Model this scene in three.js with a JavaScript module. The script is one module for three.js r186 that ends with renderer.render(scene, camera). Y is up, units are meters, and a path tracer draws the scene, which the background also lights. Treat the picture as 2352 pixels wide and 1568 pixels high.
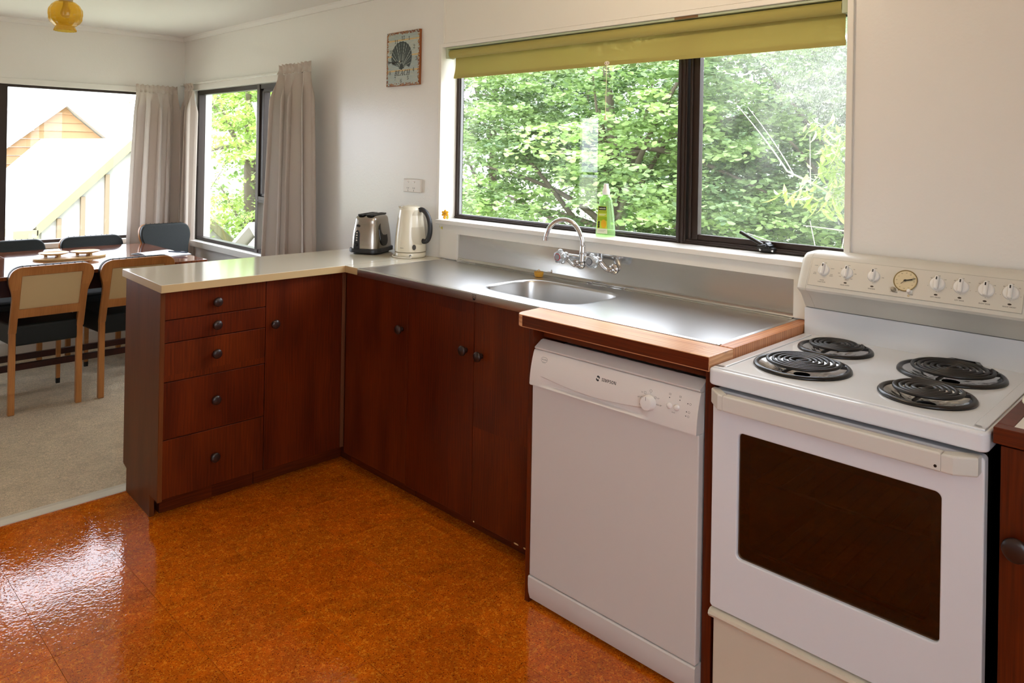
import * as THREE from 'three';
import { RoundedBoxGeometry } from 'three/addons/geometries/RoundedBoxGeometry.js';
import { mergeGeometries, toCreasedNormals } from 'three/addons/utils/BufferGeometryUtils.js';
import { ImprovedNoise } from 'three/addons/math/ImprovedNoise.js';

// ---------------------------------------------------------------- camera, sky, lights, exposure
const scene = new THREE.Scene();
const camera = new THREE.PerspectiveCamera(2 * Math.atan(784 / 1742.3) * 180 / Math.PI, 1.5, 0.05, 400);
camera.position.set(2.855, 1.383, 2.308);
camera.rotation.order = 'YXZ';
camera.rotation.set(0.002, 0.7822, 0.0174);
camera.setViewOffset(2352, 1568, 0, 437.4, 2352, 1568);      // the picture was straightened: a lens shifted downwards
scene.add(camera);
const renderer = new THREE.WebGLRenderer({ antialias: true });
renderer.toneMapping = THREE.LinearToneMapping;
renderer.toneMappingExposure = 1.38;
renderer.shadowMap.enabled = true;
const SKY = 5.0;                                             // bright overcast sky
{
  const w = 64, h = 32, d = new Float32Array(w * h * 4);
  for (let y = 0; y < h; y++) for (let x = 0; x < w; x++) {
    const el = Math.sin(((y + 0.5) / h - 0.5) * Math.PI), k = SKY * (el > 0 ? 0.8 + 0.5 * el : 0.8), o = (y * w + x) * 4;
    d[o] = k * 0.93; d[o + 1] = k; d[o + 2] = k * 1.12; d[o + 3] = 1;
  }
  const t = new THREE.DataTexture(d, w, h, THREE.RGBAFormat, THREE.FloatType);
  t.mapping = THREE.EquirectangularReflectionMapping; t.magFilter = THREE.LinearFilter; t.needsUpdate = true;
  scene.background = t;
}

// ---------------------------------------------------------------- helpers
const V = (x, y, z) => new THREE.Vector3(x, y, z);
let seed = 12345;
const rnd = () => { seed = (seed * 1664525 + 1013904223) >>> 0; return seed / 4294967296; };
const rr = (a, b) => a + (b - a) * rnd();
const noise = new ImprovedNoise();
const fbm = (x, y, z, o = 4) => { let s = 0, a = 0.5, f = 1; for (let i = 0; i < o; i++) { s += a * noise.noise(x * f, y * f, z * f); a *= 0.5; f *= 2.03; } return s; };
const clamp = (x, a = 0, b = 1) => Math.min(b, Math.max(a, x));
const smooth = (a, b, x) => { const t = clamp((x - a) / (b - a)); return t * t * (3 - 2 * t); };
const lerp = (a, b, t) => a + (b - a) * t;

const used = new Map();
function numbered(n) { const k = used.get(n) || 0; used.set(n, k + 1); return k ? n + '_' + String(k).padStart(3, '0') : n; }
function shade(o) { o.castShadow = true; o.receiveShadow = true; return o; }
function thing(name, label, category, pos = [0, 0, 0], ry = 0, group) {
  const g = new THREE.Group(); g.name = numbered(name); g.position.set(...pos); g.rotation.y = ry;
  g.userData = { label, category }; if (group) g.userData.group = group;
  scene.add(g); return g;
}
function struct(name, label, geo, mat) {
  const o = geo ? shade(new THREE.Mesh(geo, mat)) : new THREE.Group(); o.name = name; o.userData = { kind: 'structure', label, category: name.replace(/_.*/, '') };
  scene.add(o); return o;
}
function part(parent, name, geo, mat, pos, rot, label) {
  const m = shade(new THREE.Mesh(geo, mat)); m.name = name;
  if (pos) m.position.set(...pos); if (rot) m.rotation.set(...rot); if (label) m.userData.label = label;
  parent.add(m); return m;
}
function single(name, label, category, geo, mat, pos, rot, group) {
  const m = shade(new THREE.Mesh(geo, mat)); m.name = numbered(name); m.userData = { label, category }; if (group) m.userData.group = group;
  if (pos) m.position.set(...pos); if (rot) m.rotation.set(...rot); scene.add(m); return m;
}
function dup(src, pos, ry, label, group) {
  const c = src.clone(); c.name = numbered(src.name.replace(/_\d{3}$/, '')); c.position.set(...pos); c.rotation.y = ry;
  c.userData = { ...src.userData, label }; if (group) c.userData.group = group;
  scene.add(c); return c;
}
// texture coordinates in metres, taken from the face's main axis
function uvm(g, sx = 1, sy = sx, off = [0, 0]) {
  if (g.index) g = g.toNonIndexed();
  const p = g.attributes.position, uv = new Float32Array(p.count * 2), a = V(), b = V(), c = V(), n = V();
  for (let i = 0; i < p.count; i += 3) {
    a.fromBufferAttribute(p, i); b.fromBufferAttribute(p, i + 1); c.fromBufferAttribute(p, i + 2);
    n.copy(b).sub(a).cross(c.clone().sub(a));
    const ax = Math.abs(n.x), ay = Math.abs(n.y), az = Math.abs(n.z);
    [a, b, c].forEach((q, k) => {
      let u, v; if (ax >= ay && ax >= az) { u = q.z; v = q.y; } else if (ay >= az) { u = q.x; v = q.z; } else { u = q.x; v = q.y; }
      uv[(i + k) * 2] = u * sx + off[0]; uv[(i + k) * 2 + 1] = v * sy + off[1];
    });
  }
  g.setAttribute('uv', new THREE.BufferAttribute(uv, 2)); return g;
}
// a box given by its bounds, with a small rounded edge
function box(x0, x1, y0, y1, z0, z1, r = 0.002, seg = 1) {
  const w = x1 - x0, h = y1 - y0, d = z1 - z0, rad = Math.min(r, w / 2.01, h / 2.01, d / 2.01);
  const g = rad > 0 ? new RoundedBoxGeometry(w, h, d, seg, rad) : new THREE.BoxGeometry(w, h, d);
  g.translate((x0 + x1) / 2, (y0 + y1) / 2, (z0 + z1) / 2); return uvm(g);
}
const merge = (list) => mergeGeometries(list.map((g) => { if (g.index) g = g.toNonIndexed(); for (const k of Object.keys(g.attributes)) if (!['position', 'normal', 'uv'].includes(k)) g.deleteAttribute(k); if (!g.attributes.uv) g = uvm(g); return g; }));
const tube = (pts, r, seg = 48, rs = 10, closed = false) => new THREE.TubeGeometry(new THREE.CatmullRomCurve3(pts.map((p) => (p.isVector3 ? p : V(...p))), closed, 'centripetal'), seg, r, rs, closed);
const lathe = (pts, seg = 32) => new THREE.LatheGeometry(pts.map((p) => new THREE.Vector2(...p)), seg);
function rod(a, b, r0, r1 = r0, s = 10) {
  const A = V(...a), B = V(...b), d = B.clone().sub(A), L = d.length(), g = new THREE.CylinderGeometry(r1, r0, L, s);
  g.translate(0, L / 2, 0); g.applyQuaternion(new THREE.Quaternion().setFromUnitVectors(V(0, 1, 0), d.normalize())); g.translate(A.x, A.y, A.z); return g;
}
function roundRect(w, h, r, x = -w / 2, y = -h / 2, S = new THREE.Shape()) {
  S.moveTo(x + r, y); S.lineTo(x + w - r, y); S.absarc(x + w - r, y + r, r, -Math.PI / 2, 0); S.lineTo(x + w, y + h - r); S.absarc(x + w - r, y + h - r, r, 0, Math.PI / 2);
  S.lineTo(x + r, y + h); S.absarc(x + r, y + h - r, r, Math.PI / 2, Math.PI); S.lineTo(x, y + r); S.absarc(x + r, y + r, r, Math.PI, 1.5 * Math.PI); return S;
}
const extrude = (shape, depth, bevel = 0, seg = 2, curve = 12) => new THREE.ExtrudeGeometry(shape, { depth, bevelEnabled: bevel > 0, bevelSize: bevel, bevelThickness: bevel, bevelSegments: seg, curveSegments: curve });
const poly = (pts) => new THREE.Shape(pts.map((p) => new THREE.Vector2(...p)));
// a closed y-z (or other) profile swept along x from x0 to x1: points are [z, y]
function sweepX(profile, x0, x1, crease = 0.6) {
  let g = extrude(poly(profile), x1 - x0); // shape x = z, shape y = y, depth = x
  g.applyMatrix4(new THREE.Matrix4().set(0, 0, 1, x0, 0, 1, 0, 0, 1, 0, 0, 0, 0, 0, 0, 1));
  const i = g.toNonIndexed ? (g.index ? g.toNonIndexed() : g) : g, p = i.attributes.position.array; // the axes were swapped: turn the faces
  for (let k = 0; k < p.length; k += 9) for (let c = 0; c < 3; c++) { const t = p[k + 3 + c]; p[k + 3 + c] = p[k + 6 + c]; p[k + 6 + c] = t; }
  i.computeVertexNormals(); return uvm(toCreasedNormals(i, crease));
}
// a grid surface from f(u, v) -> [x, y, z]
function sheet(f, nu, nv) {
  const pos = [], uv = [], idx = [];
  for (let j = 0; j <= nv; j++) for (let i = 0; i <= nu; i++) { pos.push(...f(i / nu, j / nv)); uv.push(i / nu, j / nv); }
  for (let j = 0; j < nv; j++) for (let i = 0; i < nu; i++) { const a = j * (nu + 1) + i, b = a + 1, c = a + nu + 1, d = c + 1; idx.push(a, b, d, a, d, c); }
  const g = new THREE.BufferGeometry(); g.setAttribute('position', new THREE.Float32BufferAttribute(pos, 3)); g.setAttribute('uv', new THREE.Float32BufferAttribute(uv, 2)); g.setIndex(idx); g.computeVertexNormals(); return g;
}

// ---------------------------------------------------------------- computed textures
function tex(w, h, f, srgb = true) {
  const d = new Uint8Array(w * h * 4);
  for (let y = 0; y < h; y++) for (let x = 0; x < w; x++) { const c = f(x / w, y / h, x, y), o = (y * w + x) * 4; for (let k = 0; k < 3; k++) d[o + k] = clamp(Math.round(c[k]), 0, 255); d[o + 3] = 255; }
  const t = new THREE.DataTexture(d, w, h, THREE.RGBAFormat); t.wrapS = t.wrapT = THREE.RepeatWrapping; t.magFilter = THREE.LinearFilter; t.minFilter = THREE.LinearMipmapLinearFilter; t.generateMipmaps = true;
  if (srgb) t.colorSpace = THREE.SRGBColorSpace; t.needsUpdate = true; return t;
}
const rep = (t, sx, sy, rot = 0) => { const c = t.clone(); c.repeat.set(sx, sy); c.rotation = rot; c.needsUpdate = true; return c; };
// noise that repeats over n cells
function tileNoise(n, s) {
  const a = []; for (let i = 0; i < n * n; i++) a.push(rnd());
  return (u, v) => { const x = u * n, y = v * n, i = Math.floor(x), j = Math.floor(y), fx = x - i, fy = y - j, sx = fx * fx * (3 - 2 * fx), sy = fy * fy * (3 - 2 * fy), A = (p, q) => a[((q % n + n) % n) * n + ((p % n + n) % n)];
    return lerp(lerp(A(i, j), A(i + 1, j), sx), lerp(A(i, j + 1), A(i + 1, j + 1), sx), sy); };
}
const N8 = tileNoise(8), N32 = tileNoise(32), N64 = tileNoise(64), N128 = tileNoise(128), N256 = tileNoise(256);
const mix3 = (a, b, t) => [lerp(a[0], b[0], t), lerp(a[1], b[1], t), lerp(a[2], b[2], t)];
const corkMap = tex(1024, 1024, (u, v) => {
  const g = N256(u, v), g2 = N128(u + 0.31, v + 0.17), l = N32(u, v), k = N8(u, v);
  let c = [198, 98, 14]; c = mix3(c, [216, 128, 30], smooth(0.55, 0.85, g2)); c = mix3(c, [146, 58, 8], smooth(0.6, 0.95, g)); c = mix3(c, [74, 28, 8], smooth(0.84, 0.97, N256(v + 0.4, u + 0.2)));
  return c.map((x) => x * (0.88 + 0.16 * l + 0.1 * k));
});
const corkBump = tex(512, 512, (u, v) => { const h = 255 * (0.5 * N64(u, v) + 0.35 * N128(u, v) + 0.15 * N32(u, v)); return [h, h, h]; }, false);
function woodTex(dark, light, streak, w = 512, h = 1024, fx = 40, knots = []) {
  return tex(w, h, (u, v) => {
    let x = u; for (const [ku, kv, ks] of knots) { const dx = u - ku, dv = (v - kv) * 2.2, d = Math.sqrt(dx * dx + dv * dv); x += ks * dx / (0.02 + d) * Math.exp(-d * 14) * 0.06; }
    const wob = 0.05 * fbm(u * 3, v * 2, 3.3, 3), g = N8(x * 1 + wob, v * 0.6), s = 0.5 + 0.5 * Math.sin((x + wob * 1.3) * fx * 6.283 + 3 * fbm(u * 6, v * 1.5, 1.7, 2)), f = N256(x, v * 0.06), f2 = N128(x + 0.5, v * 0.12);
    let c = mix3(dark, light, clamp(0.25 + 0.5 * g + streak * (s - 0.5) + 0.35 * (f - 0.5) + 0.25 * (f2 - 0.5)));
    for (const [ku, kv, ks, dk] of knots) { const d = Math.hypot(u - ku, (v - kv) * 2.2); c = mix3(c, dk || [60, 30, 20], Math.exp(-d * d * 900) * 0.8); }
    return c;
  });
}
const redWood = woodTex([66, 21, 5], [114, 45, 11], 0.16);
const endWood = woodTex([84, 43, 16], [112, 60, 25], 0.1);
const pineWood = woodTex([190, 122, 76], [238, 188, 138], 0.5, 512, 1024, 14, [[0.42, 0.42, 1, [84, 50, 52]], [0.7, 0.9, 1, [96, 62, 60]]]);
const beechWood = woodTex([150, 92, 42], [192, 130, 70], 0.1);
const tableWood = woodTex([96, 46, 24], [150, 82, 44], 0.25, 512, 1024, 22);
const carpetMap = tex(512, 512, (u, v) => { const a = N256(u, v), b = N64(u, v), c = N8(u, v), k = 0.78 + 0.3 * a + 0.1 * b + 0.06 * c; return [214 * k, 194 * k, 162 * k].map((x) => (a > 0.92 ? x * 0.72 : x)); });
const carpetBump = tex(512, 512, (u, v) => { const h = 255 * (0.6 * N256(u, v) + 0.4 * N128(u, v)); return [h, h, h]; }, false);
const plasterBump = tex(512, 512, (u, v) => { const h = 255 * (0.5 * N64(u, v) + 0.3 * N128(u, v) + 0.2 * N32(u, v)); return [h, h, h]; }, false);
const clothBump = tex(256, 256, (u, v, x, y) => { const h = 128 + 90 * (((x >> 1) + (y >> 1)) % 2 ? 1 : -1) * 0.4 + 60 * (N128(u, v) - 0.5); return [h, h, h]; }, false);
const vinylBump = tex(256, 256, (u, v) => { const h = 255 * (0.6 * N64(u, v) + 0.4 * N128(u, v)); return [h, h, h]; }, false);

// ---------------------------------------------------------------- materials
const M = (color, roughness = 0.5, extra = {}) => new THREE.MeshPhysicalMaterial({ color, roughness, ...extra });
const mat = {
  wall: M('#eeebe6', 0.22, { bumpMap: rep(plasterBump, 2, 2), bumpScale: 0.0003 }),
  ceiling: M('#f0eeea', 0.6),
  white: M('#ece8df', 0.35),
  whiteGloss: M('#eceae4', 0.22),
  cork: [0, 1, 2, 3].map((i) => M(['#ffffff', '#f2ece6', '#fff6ee', '#f6f2ec'][i], 0.065, { map: rep(corkMap, 1 / 0.6, 1 / 0.6), bumpMap: rep(corkBump, 1 / 0.5, 1 / 0.5), bumpScale: 0.00035, specularIntensity: 1 })),
  carpet: M('#ffffff', 0.95, { map: rep(carpetMap, 2, 2), bumpMap: rep(carpetBump, 2, 2), bumpScale: 0.006 }),
  red: M('#ffffff', 0.3, { map: rep(redWood, 2, 1), specularIntensity: 0.55 }),
  red2: M('#f0e4dc', 0.32, { map: rep(redWood, 2, 1, 0), specularIntensity: 0.55 }),
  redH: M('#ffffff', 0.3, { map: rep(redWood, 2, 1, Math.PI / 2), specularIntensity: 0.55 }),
  endPanel: M('#ffffff', 0.45, { specularIntensity: 0.4, map: rep(endWood, 2, 1) }),
  knob: M('#2c1a15', 0.32),
  laminate: M('#e2dbc6', 0.1),
  laminateEdge: M('#c2a677', 0.35),
  pineX: M('#ffffff', 0.3, { map: rep(pineWood, 5, 1.1, Math.PI / 2) }),
  pineEnd: M('#a87850', 0.5, { map: rep(pineWood, 3, 3) }),
  pineZ: M('#f0dccc', 0.35, { map: rep(pineWood, 6, 1.1) }),
  steel: M('#cbcac8', 0.3, { metalness: 1 }),
  steelSplash: M('#cbcac8', 0.13, { metalness: 1 }),
  steelBowl: M('#cbcac8', 0.3, { metalness: 1 }),
  chrome: M('#e4e4e6', 0.06, { metalness: 1 }),
  acrylic: M('#f4f8fa', 0.05, { transmission: 0.75, thickness: 0.02, ior: 1.49 }),
  enamel: M('#e3e5e8', 0.12, { clearcoat: 0.5, clearcoatRoughness: 0.05 }),
  enamelDoor: M('#e3e5e8', 0.16),
  almond: M('#d6d2c8', 0.3),
  almondDrawer: M('#d8cdb8', 0.28),
  dishWhite: M('#d6d1cc', 0.3),
  black: M('#0c0c0c', 0.35),
  blackGloss: M('#0a0908', 0.12),
  coil: M('#1d1b1a', 0.42),
  bronze: M('#2e2019', 0.4, { metalness: 0.25 }),
  bronzeGrey: M('#4a4038', 0.4, { metalness: 0.3 }),
  glass: M('#ffffff', 0.0, { transmission: 1, thickness: 0, ior: 1.5 }),
  curtain: M('#cabdb2', 0.95, { transmission: 0.08, thickness: 0, bumpMap: rep(clothBump, 60, 60), bumpScale: 0.0006 }),
  blind: M('#b2a65a', 0.75, { transmission: 0.1, thickness: 0, bumpMap: rep(clothBump, 90, 90), bumpScale: 0.0003 }),
  rollerRail: M('#b4bfa0', 0.5),
  beech: M('#ffffff', 0.38, { map: rep(beechWood, 3, 1.5) }),
  beechPanel: M('#c8ac7c', 0.5),
  table: M('#ffffff', 0.09, { clearcoat: 1, clearcoatRoughness: 0.04, map: rep(tableWood, 1.5, 1) }),
  tableDark: M('#6a4434', 0.35, { map: rep(tableWood, 2, 1) }),
  vinyl: M('#141917', 0.5, { specularIntensity: 0.6, bumpMap: rep(vinylBump, 10, 10), bumpScale: 0.0006 }),
  cream: M('#e6dec8', 0.18, { clearcoat: 0.4 }),
  charcoal: M('#2a2c2f', 0.38),
  brushed: M('#b8b2aa', 0.26, { metalness: 1 }),
  yellow: M('#e8a800', 0.5), paleYellow: M('#dcd060', 0.6),
  plugYellow: M('#c9952e', 0.45),
  paper: M('#eceae8', 0.7),
};

// ---------------------------------------------------------------- the room
const CH = 2.2, XL = -2.93, XR = 3.55, ZF = 4.3;
function wallShape(x0, x1, y0, y1, holes) {
  const s = poly([[x0, y0], [x1, y0], [x1, y1], [x0, y1]]);
  for (const [a, b, c, d] of holes) s.holes.push(new THREE.Path([[a, c], [a, d], [b, d], [b, c]].map((p) => new THREE.Vector2(...p))));
  return s;
}
{
  const g = extrude(wallShape(XL - 0.14, XR + 0.14, 0, CH, [[-2.775, -1.16, 0.69, 1.808], [0.069, 1.986, 1.044, 1.89]]), 0.14); g.translate(0, 0, -0.14);
  struct('wall_back', 'white painted wall with the kitchen window and the dining corner window', uvm(g), mat.wall);
  const l = extrude(wallShape(-ZF - 0.14, 0, 0, CH, [[-2.315, -0.2, 0.70, 1.79]]), 0.14); l.rotateY(Math.PI / 2); l.translate(XL - 0.14, 0, 0);
  struct('wall_left', 'white painted end wall of the dining room with the wide window', uvm(l), mat.wall);
  const r = extrude(wallShape(0, ZF + 0.14, 0, CH, [[1.7, 4.0, 0.8, 1.98]]), 0.14); r.rotateY(-Math.PI / 2); r.translate(XR + 0.14, 0, 0);  // hole cut for the added fill window
  struct('wall_right', 'white painted wall at the kitchen end', uvm(r), mat.wall);
  const f = extrude(wallShape(XL - 0.14, XR + 0.14, 0, CH, [[-2.9, -2.55, 0.72, 1.83]]), 0.14); f.translate(0, 0, ZF);
  struct('wall_front', 'white painted wall opposite the kitchen window', uvm(f), mat.wall);
  struct('ceiling', 'white painted flat ceiling', box(XL - 0.14, XR + 0.14, CH, CH + 0.12, -0.14, ZF + 0.14, 0), mat.ceiling);
}
{ // cork tile floor, tile by tile
  const floor = struct('floor', 'glossy orange brown cork tile floor of the kitchen'), T = 0.3, gx = -0.05, gz = 0.21;
  part(floor, 'subfloor', box(-0.4, XR + 0.14, -0.1, -0.006, -0.1, ZF + 0.14, 0), M('#5a3a20', 0.9));
  const geos = [0, 1, 2, 3, 4].map((i) => { const g = new RoundedBoxGeometry(T - 0.0008, 0.006, T - 0.0008, 1, 0.0004); return uvm(g, 1, 1, [i * 0.137, i * 0.211]); });
  for (let i = -2; i < 13; i++) for (let j = -2; j < 15; j++) {
    let x0 = gx + i * T, z0 = gz + j * T, x1 = x0 + T, z1 = z0 + T;
    if (x1 <= -0.375 || x0 >= XR || z1 <= 0.02 || z0 >= ZF) continue;
    const cut = x0 < -0.375 || x1 > XR || z1 > ZF;
    const k = Math.floor(rnd() * 5), m = mat.cork[Math.floor(rnd() * 4)], dy = rr(-0.0002, 0.0002), tilt = rr(-0.0012, 0.0012);
    if (cut) part(floor, 'cork_tile', box(Math.max(x0, -0.375), Math.min(x1, XR), -0.006, 0, z0, Math.min(z1, ZF), 0.0004), m);
    else part(floor, 'cork_tile', geos[k], m, [(x0 + x1) / 2, -0.003 + dy, (z0 + z1) / 2], [tilt, 0, rr(-0.0012, 0.0012)]);
  }
  struct('carpet', 'beige cut pile carpet of the dining room', uvm(new THREE.BoxGeometry(2.7, 0.1, ZF + 0.2).translate(-1.78, -0.045, ZF / 2)), mat.carpet).userData.category = 'carpet';
  struct('trim_1', 'thin aluminium strip between carpet and cork', uvm(extrude(poly([[-0.43, 0.004], [-0.43, 0.008], [-0.40, 0.011], [-0.372, 0.004], [-0.372, 0]]), ZF - 1.2).translate(0, 0, 1.2)), M('#d8cfba', 0.45));
}
{ // ceiling cornice and skirting
  const c = [[0, CH], [0, CH - 0.03], [0.012, CH - 0.03], [0.03, CH - 0.012], [0.03, CH]];
  struct('trim_2', 'white ceiling cornice along the back wall', sweepX(c, XL, XR), mat.ceiling);
  struct('trim_3', 'white ceiling cornice along the dining end wall', uvm(extrude(poly([[XL, CH], [XL, CH - 0.03], [XL + 0.012, CH - 0.03], [XL + 0.03, CH - 0.012], [XL + 0.03, CH]]), ZF)), mat.ceiling);
  struct('baseboard_back', 'white skirting board under the dining window', box(XL, -0.47, 0, 0.09, 0, 0.014), mat.white);
  struct('baseboard_left', 'white skirting board under the wide dining window', box(XL, XL + 0.014, 0, 0.09, 0.014, ZF), mat.white);
}
// ---- kitchen window
{
  const w = struct('window_1', 'brown aluminium kitchen window with a fixed pane and an opening sash');
  const x0 = 0.088, x1 = 1.967, y0 = 1.064, y1 = 1.872, zb = -0.125, zf = -0.092;
  part(w, 'frame', merge([box(x0, x0 + 0.018, y0, y1, zb, zf), box(x1 - 0.018, x1, y0, y1, zb, zf), box(x0, x1, y0, y0 + 0.016, zb, zf), box(x0, x1, y1 - 0.018, y1, zb, zf), box(x0 + 0.002, x1, y0 + 0.004, y0 + 0.009, zf - 0.002, zf + 0.006)]), mat.bronze);
  part(w, 'mullion', merge([box(1.326, 1.366, y0, y1, zb, zf + 0.004), box(1.334, 1.342, y0, y1, zf, zf + 0.008), box(1.35, 1.358, y0, y1, zf, zf + 0.008)]), mat.bronze);
  part(w, 'pane', box(x0 + 0.016, 1.33, y0 + 0.014, y1 - 0.014, -0.112, -0.109, 0), mat.glass);
  part(w, 'glazing_bead', merge([box(x0 + 0.018, x0 + 0.024, y0 + 0.016, y1, -0.115, -0.1), box(x0 + 0.018, 1.33, y0 + 0.016, y0 + 0.02, -0.115, -0.1)]), M('#8d8d90', 0.5));
  part(w, 'sash', merge([box(1.37, 1.41, y0 + 0.016, y1 - 0.02, zb, -0.098), box(1.378, 1.386, y0 + 0.02, y1, -0.099, -0.09), box(x1 - 0.04, x1 - 0.018, y0 + 0.016, y1 - 0.02, zb, -0.098), box(1.37, x1 - 0.018, y0 + 0.016, y0 + 0.036, zb, -0.102), box(1.37, x1 - 0.018, y1 - 0.045, y1 - 0.018, zb, -0.098)]), mat.bronze);
  part(w, 'pane', box(1.405, x1 - 0.036, y0 + 0.034, y1 - 0.04, -0.116, -0.113, 0), mat.glass);
  { // dust and dried splashes on the outside of the sash pane
    const t = tex(1024, 512, (u, v, x, y) => {
      const n = N256(u, v), m = N128(u * 2, v), l = N8(u * 0.9 + 0.2, v * 0.9), dirt = smooth(0.35, 1.05, 0.55 * u + 0.55 * v + 0.35 * (l - 0.5));
      const spk = (n > 0.8 ? 60 : 0) + (m > 0.86 ? 40 : 0), a = 12 + dirt * (48 + 74 * n + spk) + (n > 0.93 ? 30 : 0); return [a, a, a];
    }, false);
    const g = new THREE.PlaneGeometry(x1 - 0.036 - 1.405, y1 - y0 - 0.074); g.translate((x1 - 0.036 + 1.405) / 2, (y0 + y1) / 2 - 0.003, -0.1185);
    part(w, 'dust_film', g, M('#f2f4f2', 1, { transparent: true, alphaMap: t, transmission: 0.4, thickness: 0 }), null, null, 'speckled dust film on the sash pane');
  }
  const h = part(w, 'sash_stay', merge([box(1.66, 1.712, 1.069, 1.083, -0.092, -0.07, 0.002), box(1.67, 1.7, 1.08, 1.092, -0.1, -0.062, 0.003), rod([1.683, 1.088, -0.066], [1.683, 1.088, -0.104], 0.011), rod([1.66, 1.083, -0.06], [1.69, 1.09, -0.06], 0.006)]), mat.black, null, null, 'black sash stay');
  const lev = new RoundedBoxGeometry(0.105, 0.011, 0.014, 2, 0.004); lev.rotateZ(-0.42); lev.translate(1.638, 1.106, -0.072);
  part(h, 'lever', lev, mat.black);
  for (const x of [1.665, 1.707]) part(h, 'screw', new THREE.SphereGeometry(0.004, 10, 8).scale(1, 1, 0.5), mat.chrome, [x, 1.074, -0.069]);
}
struct('trim_4', 'white reveal boards round the kitchen window', merge([box(0.069, 0.088, 1.044, 1.89, -0.135, 0.008), box(1.967, 1.986, 1.044, 1.89, -0.135, 0.009), box(0.088, 1.967, 1.872, 1.89, -0.135, 0.006)]), mat.white);
struct('trim_5', 'white sill board under the kitchen window', box(0.09, 1.99, 1.044, 1.0635, -0.135, 0.03, 0.003), mat.whiteGloss);
{
  const s = poly([[0.105, 0.886], [0.226, 0.886], [0.226, 1.004], [1.818, 1.004], [1.818, 0.886], [1.99, 0.886], [1.99, 1.044], [0.105, 1.044]]);
  struct('trim_6', 'white lining board round the steel splashback', uvm(extrude(s, 0.012)), mat.white);
  struct('trim_7', 'white lining board above the kitchen window', merge([box(0.105, XR, 1.89, CH - 0.03, 0, 0.006, 0.001), box(0.1, 0.112, 1.89, CH - 0.03, 0, 0.009, 0.002)]), mat.white);
}
// ---- dining corner window
{
  const w = struct('window_2', 'brown aluminium dining window beside the corner'), x0 = -2.758, x1 = -1.175, y0 = 0.703, y1 = 1.797;
  part(w, 'frame', merge([box(x0, x0 + 0.03, y0, y1, -0.08, -0.03), box(x1 - 0.03, x1, y0, y1, -0.08, -0.03), box(x0, x1, y0, y0 + 0.022, -0.08, -0.03), box(x0, x1, y1 - 0.03, y1, -0.08, -0.03)]), mat.bronze);
  part(w, 'mullion', box(-1.815, -1.78, y0, y1, -0.08, -0.024), mat.bronzeGrey);
  part(w, 'transom', merge([box(-1.78, x1, 1.03, 1.07, -0.08, -0.026), box(-1.78, x1, 1.04, 1.048, -0.03, -0.02)]), mat.bronzeGrey);
  part(w, 'sash', merge([box(-1.778, -1.74, 1.072, y1 - 0.025, -0.08, -0.035), box(x1 - 0.06, x1 - 0.03, 1.072, y1 - 0.025, -0.08, -0.035), box(-1.778, x1 - 0.03, 1.072, 1.09, -0.08, -0.035), box(-1.778, x1 - 0.03, y1 - 0.05, y1 - 0.025, -0.08, -0.035)]), mat.bronze);
  part(w, 'pane', box(x0 + 0.025, -1.81, y0 + 0.02, y1 - 0.025, -0.058, -0.055, 0), mat.glass);
  part(w, 'pane', box(-1.745, x1 - 0.05, 1.085, y1 - 0.045, -0.062, -0.059, 0), mat.glass);
  part(w, 'pane', box(-1.785, x1 - 0.025, y0 + 0.02, 1.035, -0.058, -0.055, 0), mat.glass);
  struct('trim_8', 'white architrave round the dining corner window', merge([box(-2.80, x0, 0.66, 1.845, -0.14, 0.014), box(x1, -1.13, 0.66, 1.845, -0.14, 0.014), box(-2.80, -1.13, y1, 1.845, -0.14, 0.016), box(-2.93, -1.13, 1.838, 1.85, 0, 0.03), box(-2.80, -1.13, 0.662, y0, -0.14, 0.028)]), mat.whiteGloss);
}
// ---- wide dining window
{
  const w = struct('window_3', 'wide brown aluminium window in the dining end wall'), z0 = 0.215, z1 = 2.3, y0 = 0.722, y1 = 1.772, a = XL - 0.075, b = XL - 0.025;
  part(w, 'frame', merge([box(a, b, y0, y1, z0, z0 + 0.03), box(a, b, y0, y1, z1 - 0.03, z1), box(a, b, y0, y0 + 0.02, z0, z1), box(a, b, y1 - 0.016, y1, z0, z1)]), mat.bronze);
  part(w, 'mullion', merge([box(a, b + 0.006, y0, y1, 1.125, 1.215)]), mat.bronze);
  for (const [p, q] of [[z0 + 0.025, 1.13], [1.21, z1 - 0.025]]) part(w, 'pane', box(XL - 0.052, XL - 0.049, y0 + 0.015, y1 - 0.014, p, q, 0), mat.glass);
  struct('trim_9', 'white architrave and sill of the wide dining window', merge([box(XL - 0.14, XL + 0.014, 0.66, 1.81, 0.17, z0), box(XL - 0.14, XL + 0.014, 0.66, 1.81, z1, 2.345), box(XL - 0.14, XL + 0.02, y1, 1.81, 0.17, 2.345), box(XL - 0.14, XL + 0.035, 0.69, y0, 0.17, 2.345)]), mat.whiteGloss);
}
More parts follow.
